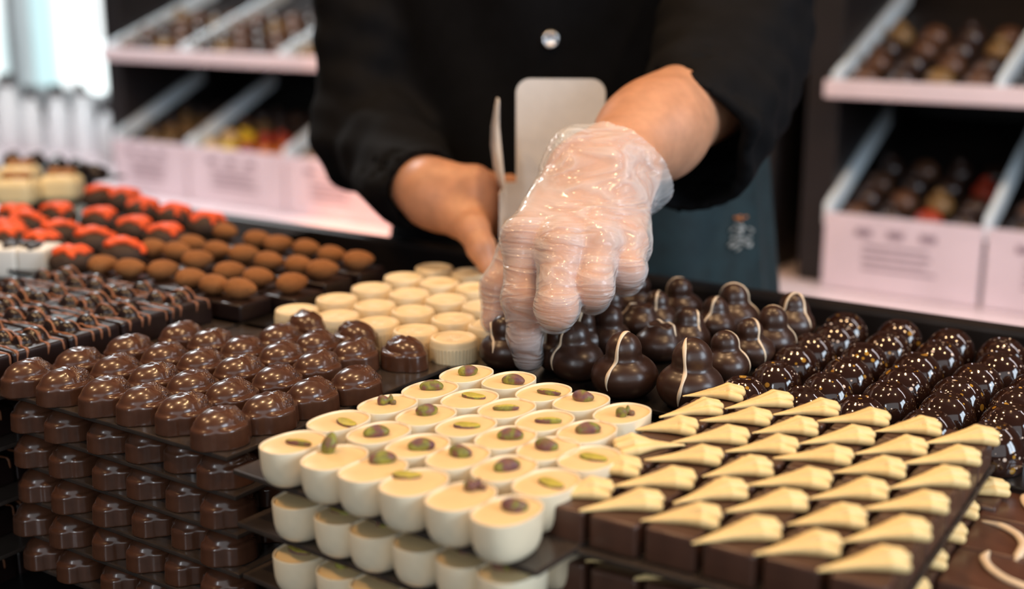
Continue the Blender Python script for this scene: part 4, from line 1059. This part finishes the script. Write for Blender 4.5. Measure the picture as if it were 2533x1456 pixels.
for k in range(26):
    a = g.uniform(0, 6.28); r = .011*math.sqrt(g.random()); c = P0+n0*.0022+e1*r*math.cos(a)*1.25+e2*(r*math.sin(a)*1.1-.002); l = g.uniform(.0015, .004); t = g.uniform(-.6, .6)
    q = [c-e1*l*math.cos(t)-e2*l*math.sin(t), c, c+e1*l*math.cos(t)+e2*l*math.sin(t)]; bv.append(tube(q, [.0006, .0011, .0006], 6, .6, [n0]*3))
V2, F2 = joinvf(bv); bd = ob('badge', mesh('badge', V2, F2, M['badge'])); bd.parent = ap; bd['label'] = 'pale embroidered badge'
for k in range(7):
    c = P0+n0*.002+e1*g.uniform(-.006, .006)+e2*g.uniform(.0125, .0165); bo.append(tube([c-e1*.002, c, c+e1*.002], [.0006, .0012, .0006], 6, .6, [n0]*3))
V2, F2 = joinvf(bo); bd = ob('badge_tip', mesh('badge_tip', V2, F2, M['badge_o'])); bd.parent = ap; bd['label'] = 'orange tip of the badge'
# snap button on the jacket front
r0 = ray(1362, 98); bp = march(jacket_fn, np.array([CAM+r0*.9]), np.array([CAM+r0*1.5]), 200)[0]; nb = -r0/np.linalg.norm(r0)
V, F = lathe([(.02, 0), (1, 0), (1, .35), (.85, .6), (.55, .55), (.5, .25), (.3, .2), (.02, .2)], 28, .0075, .0075); V = np.array(V); V[:, 2] *= .006
qr = Vector(nb).to_track_quat('Z', 'Y').to_matrix(); V = [np.array(qr @ Vector(v))+bp-nb*.001 for v in V]
b_ = ob('snap_button', mesh('snap_button', V, F, M['metal'])); b_.parent = jk; b_['label'] = 'round steel snap button'
# clear glove
def glove_fn(P):
    t = (P-WRI)@FAX; near = np.clip((t+.055)/.06, 0, 1)
    S = np.array([.45, 1, 1.5])
    rid = np.abs(noi(P*S, 95, 31, 5)); rid2 = np.abs(noi(P*np.array([1, .7, .5]), 210, 33, 6))
    body = np.clip((P[:, 2]-1.075)/.02, 0, 1)
    return hand_fn(P)-.0013-near*(.0016+.0030*noi(P, 135, 35))-np.clip((t-.0)/.015, 0, 1)*.0022+(.0011*np.minimum(rid, .8)-.0004)*(-body)-.0012*near*np.minimum(rid2, 1)
gv, gf = snet(glove_fn, lo, hi, .0013)
tt = (gv-WRI)@FAX; ang = noi(gv, 70, 37)*.0035
cutv = tt-(.007+ang); keep = (cutv[gf] < 0).all(1); gf = gf[keep]
used = np.unique(gf); remap = -np.ones(len(gv), int); remap[used] = np.arange(len(used)); gv = gv[used]; gf = remap[gf]
gl_ = child(ob('glove', mesh('glove', gv, gf, M['film'])), per); gl_['label'] = 'clear crinkled plastic glove'
tag(per, 'person in a black jacket reaching over the counter with a clear plastic glove', 'person')
# ------------------------------------------------------------------ open gift box in the other hand
bx = empty('gift_box', at_d(1380, 640, .965)); bx.location.z = 1.052
bx.rotation_euler = (0, 0, math.radians(-4))
w, dp, hh, th = .086, .052, .056, .0009
def bchild(n, me):
    o = ob(n, me, bx); return o
bchild('bottom', box_me('bottom', (-w/2, -dp/2, 0), (w/2, dp/2, th), M['card']))
bchild('side_wall', box_me('side_wall', (-w/2, -dp/2, 0), (-w/2+th, dp/2, hh), M['card'])); bchild('side_wall', box_me('side_wall', (w/2-th, -dp/2, 0), (w/2, dp/2, hh), M['card']))
bchild('back_wall', box_me('back_wall', (-w/2, dp/2-th, 0), (w/2, dp/2, hh), M['card'])); bchild('front_wall', box_me('front_wall', (-w/2, -dp/2, 0), (w/2, -dp/2+th, .016), M['card']))
def flap(pts2, M4, name, curve=0.0):
    """a card flap from its outline (x, y); M4 stands it up; slightly curved"""
    n = len(pts2); V = []
    for s in (0, th):
        for x, y in pts2: V.append(M4 @ Vector((x, y, s+curve*math.sin(min(1, y/.066)*math.pi))))
    F = [tuple(range(n-1, -1, -1)), tuple(range(n, 2*n))]+[(i, (i+1) % n, n+(i+1) % n, n+i) for i in range(n)]
    return mesh(name, V, F, M['card'], False)
def rounded(wb, wt, h, r):
    P = [(-wb, 0), (wb, 0)]
    P += [(wb+(wt-wb)*t, (h-r)*t) for t in (.25, .5, .75)]
    P += [(wt-r+r*math.cos(a), h-r+r*math.sin(a)) for a in np.linspace(0, math.pi/2, 8)]; P += [(-wt+r+r*math.cos(a), h-r+r*math.sin(a)) for a in np.linspace(math.pi/2, math.pi, 8)]
    P += [(-(wb+(wt-wb)*t), (h-r)*t) for t in (.75, .5, .25)]; return P
Rx = Matrix.Rotation(math.radians(90), 4, 'X')
bchild('back_flap', flap(rounded(.034, .0345, .080, .011), Matrix.Translation((0, dp/2, hh)) @ Matrix.Rotation(math.radians(-5), 4, 'X') @ Rx, 'back_flap', .001))
for s in (-1, 1):
    Ms = Matrix.Translation((s*w/2, -.002, hh)) @ Matrix.Rotation(s*math.radians(3), 4, 'Y') @ Matrix.Rotation(math.radians(90-s*12), 4, 'Z') @ Rx
    bchild('side_flap', flap(rounded(.0225, .008, .068, .006), Ms, 'side_flap', s*.005))
tag(bx, 'open white card box held behind the gloved hand', 'box')
for k, (x, y, z, kind, lab) in enumerate([(-.028, .002, .030, 4, 'ivory bonbon on top in the open card box'), (-.030, -.014, .0012, 2, 'golden brown bonbon at the front of the open card box'), (-.004, -.012, .0012, 4, 'ivory bonbon low in the open card box'), (.022, -.012, .0012, 0, 'dark bonbon at the right in the open card box'), (-.029, .006, .0012, 0, 'dark bonbon below the ivory one in the open box'), (.002, .010, .0012, 1, 'milk bonbon at the back of the open card box')]):
    o = ob('bonbon', BON[(kind, 0)]); o.scale = (.68, .68, .72) if z < .01 else (.62, .62, .7); o.location = Vector(bx.location)+Matrix.Rotation(bx.rotation_euler.z, 3, 'Z') @ Vector((x, y, z if z < .01 else .0165)); tag(o, lab, 'bonbon', 'bonbons in the card box')
# ------------------------------------------------------------------ camera
cd_ = bpy.data.cameras.new('camera'); cam = bpy.data.objects.new('camera', cd_); C.objects.link(cam); SC.camera = cam
cam.location = CAM; cam.rotation_euler = (math.pi/2-TH, 0, 0)
cd_.sensor_width = 36; cd_.lens = FPX/2533*36; cd_.clip_start = .02; cd_.clip_end = 50
cd_.dof.use_dof = True; cd_.dof.focus_distance = .69; cd_.dof.aperture_fstop = 3.9
# ------------------------------------------------------------------ light
w_ = bpy.data.worlds.new('shop'); SC.world = w_; w_.use_nodes = True; bg = w_.node_tree.nodes['Background']; bg.inputs[0].default_value = (.80, .88, 1, 1); bg.inputs[1].default_value = .06
def area(name, loc, tgt, sx, sy, col, pw, shape='RECTANGLE', spread=180):
    l = bpy.data.lights.new(name, 'AREA'); l.shape = shape; l.size = sx; l.size_y = sy; l.color = col; l.energy = pw; l.spread = math.radians(spread)
    o = bpy.data.objects.new(name, l); C.objects.link(o); o.location = loc; o.rotation_euler = (Vector(tgt)-Vector(loc)).to_track_quat('-Z', 'Y').to_euler(); return o
WARM = (1, .63, .32)
for k, (x, y, z, pw) in enumerate([(-.75, .35, 2.5, 15), (-.25, .95, 2.6, 15), (.35, .75, 2.5, 15), (.75, .20, 2.5, 12), (-1.2, 1.0, 2.5, 13)]):
    area('ceiling_spot', (x, y, z), (x*.6, .75, 1.0), .09, .09, WARM, pw*.52, 'DISK')
# daylight through the shop windows on the right, pane by pane
for ix in range(2):
    for iz in range(2):
        p0 = np.array([1.7, -.35, 1.75]); dirx = np.array([.45, .89, 0]); p = p0+dirx*(ix-.5)*.42+np.array([0, 0, (iz-.5)*.5])
        area('window_and_fill', p, p+np.array([-.89, .45, -.35]), .38, .46, (.74, .87, 1), 9)
area('window_and_fill', (-.75, -1.3, 1.7), (0, .7, 1.0), .17, 1.1, (.86, .93, 1), 9)
area('window_and_fill', (.2, -1.6, 1.9), (0, .7, 1.0), 2.6, 1.5, (.90, .95, 1), 16)  # added broad frontal fill, no window of its own
area('shelf_fill', ab(-1.5, 1.25, 1.85), ab(-1.35, 1.95, .95), .8, .15, (1, .74, .64), 2.8); area('shelf_fill', ab(.55, 1.25, 1.9), ab(.45, 1.9, .95), 1.0, .15, (1, .92, .95), 8)  # unseen area lamps added to brighten the bins and worktop
area('shelf_fill', ab(-2.3, 1.6, 2.3), ab(-2.25, 2.1, .95), .5, .3, (.9, .97, 1), 30)  # another added lamp, unseen, that lifts the jars
sp_ = bpy.data.lights.new('reflection_spot', 'SPOT'); sp_.energy = 130; sp_.color = (1, .36, .12); sp_.spot_size = math.radians(13); sp_.spot_blend = .5; sp_.shadow_soft_size = .03  # added spot; its orange pool stands in for a reflection in the case glass
P_ = on_z(850, 572, ZC-.45); so_ = bpy.data.objects.new('reflection_spot', sp_); C.objects.link(so_); so_.location = P_+np.array([-.45, .0, 1.4]); so_.rotation_euler = (Vector(P_)-so_.location).to_track_quat('-Z', 'Y').to_euler()
vs = SC.view_settings; SC.display_settings.display_device = 'sRGB'; vs.view_transform = 'Standard'; vs.look = 'None'; vs.exposure = -0.25; vs.gamma = 1.0; vs.use_curve_mapping = False
cy = SC.cycles; cy.max_bounces = 8; cy.transparent_max_bounces = 12; cy.caustics_reflective = False; cy.caustics_refractive = False; cy.sample_clamp_indirect = 6
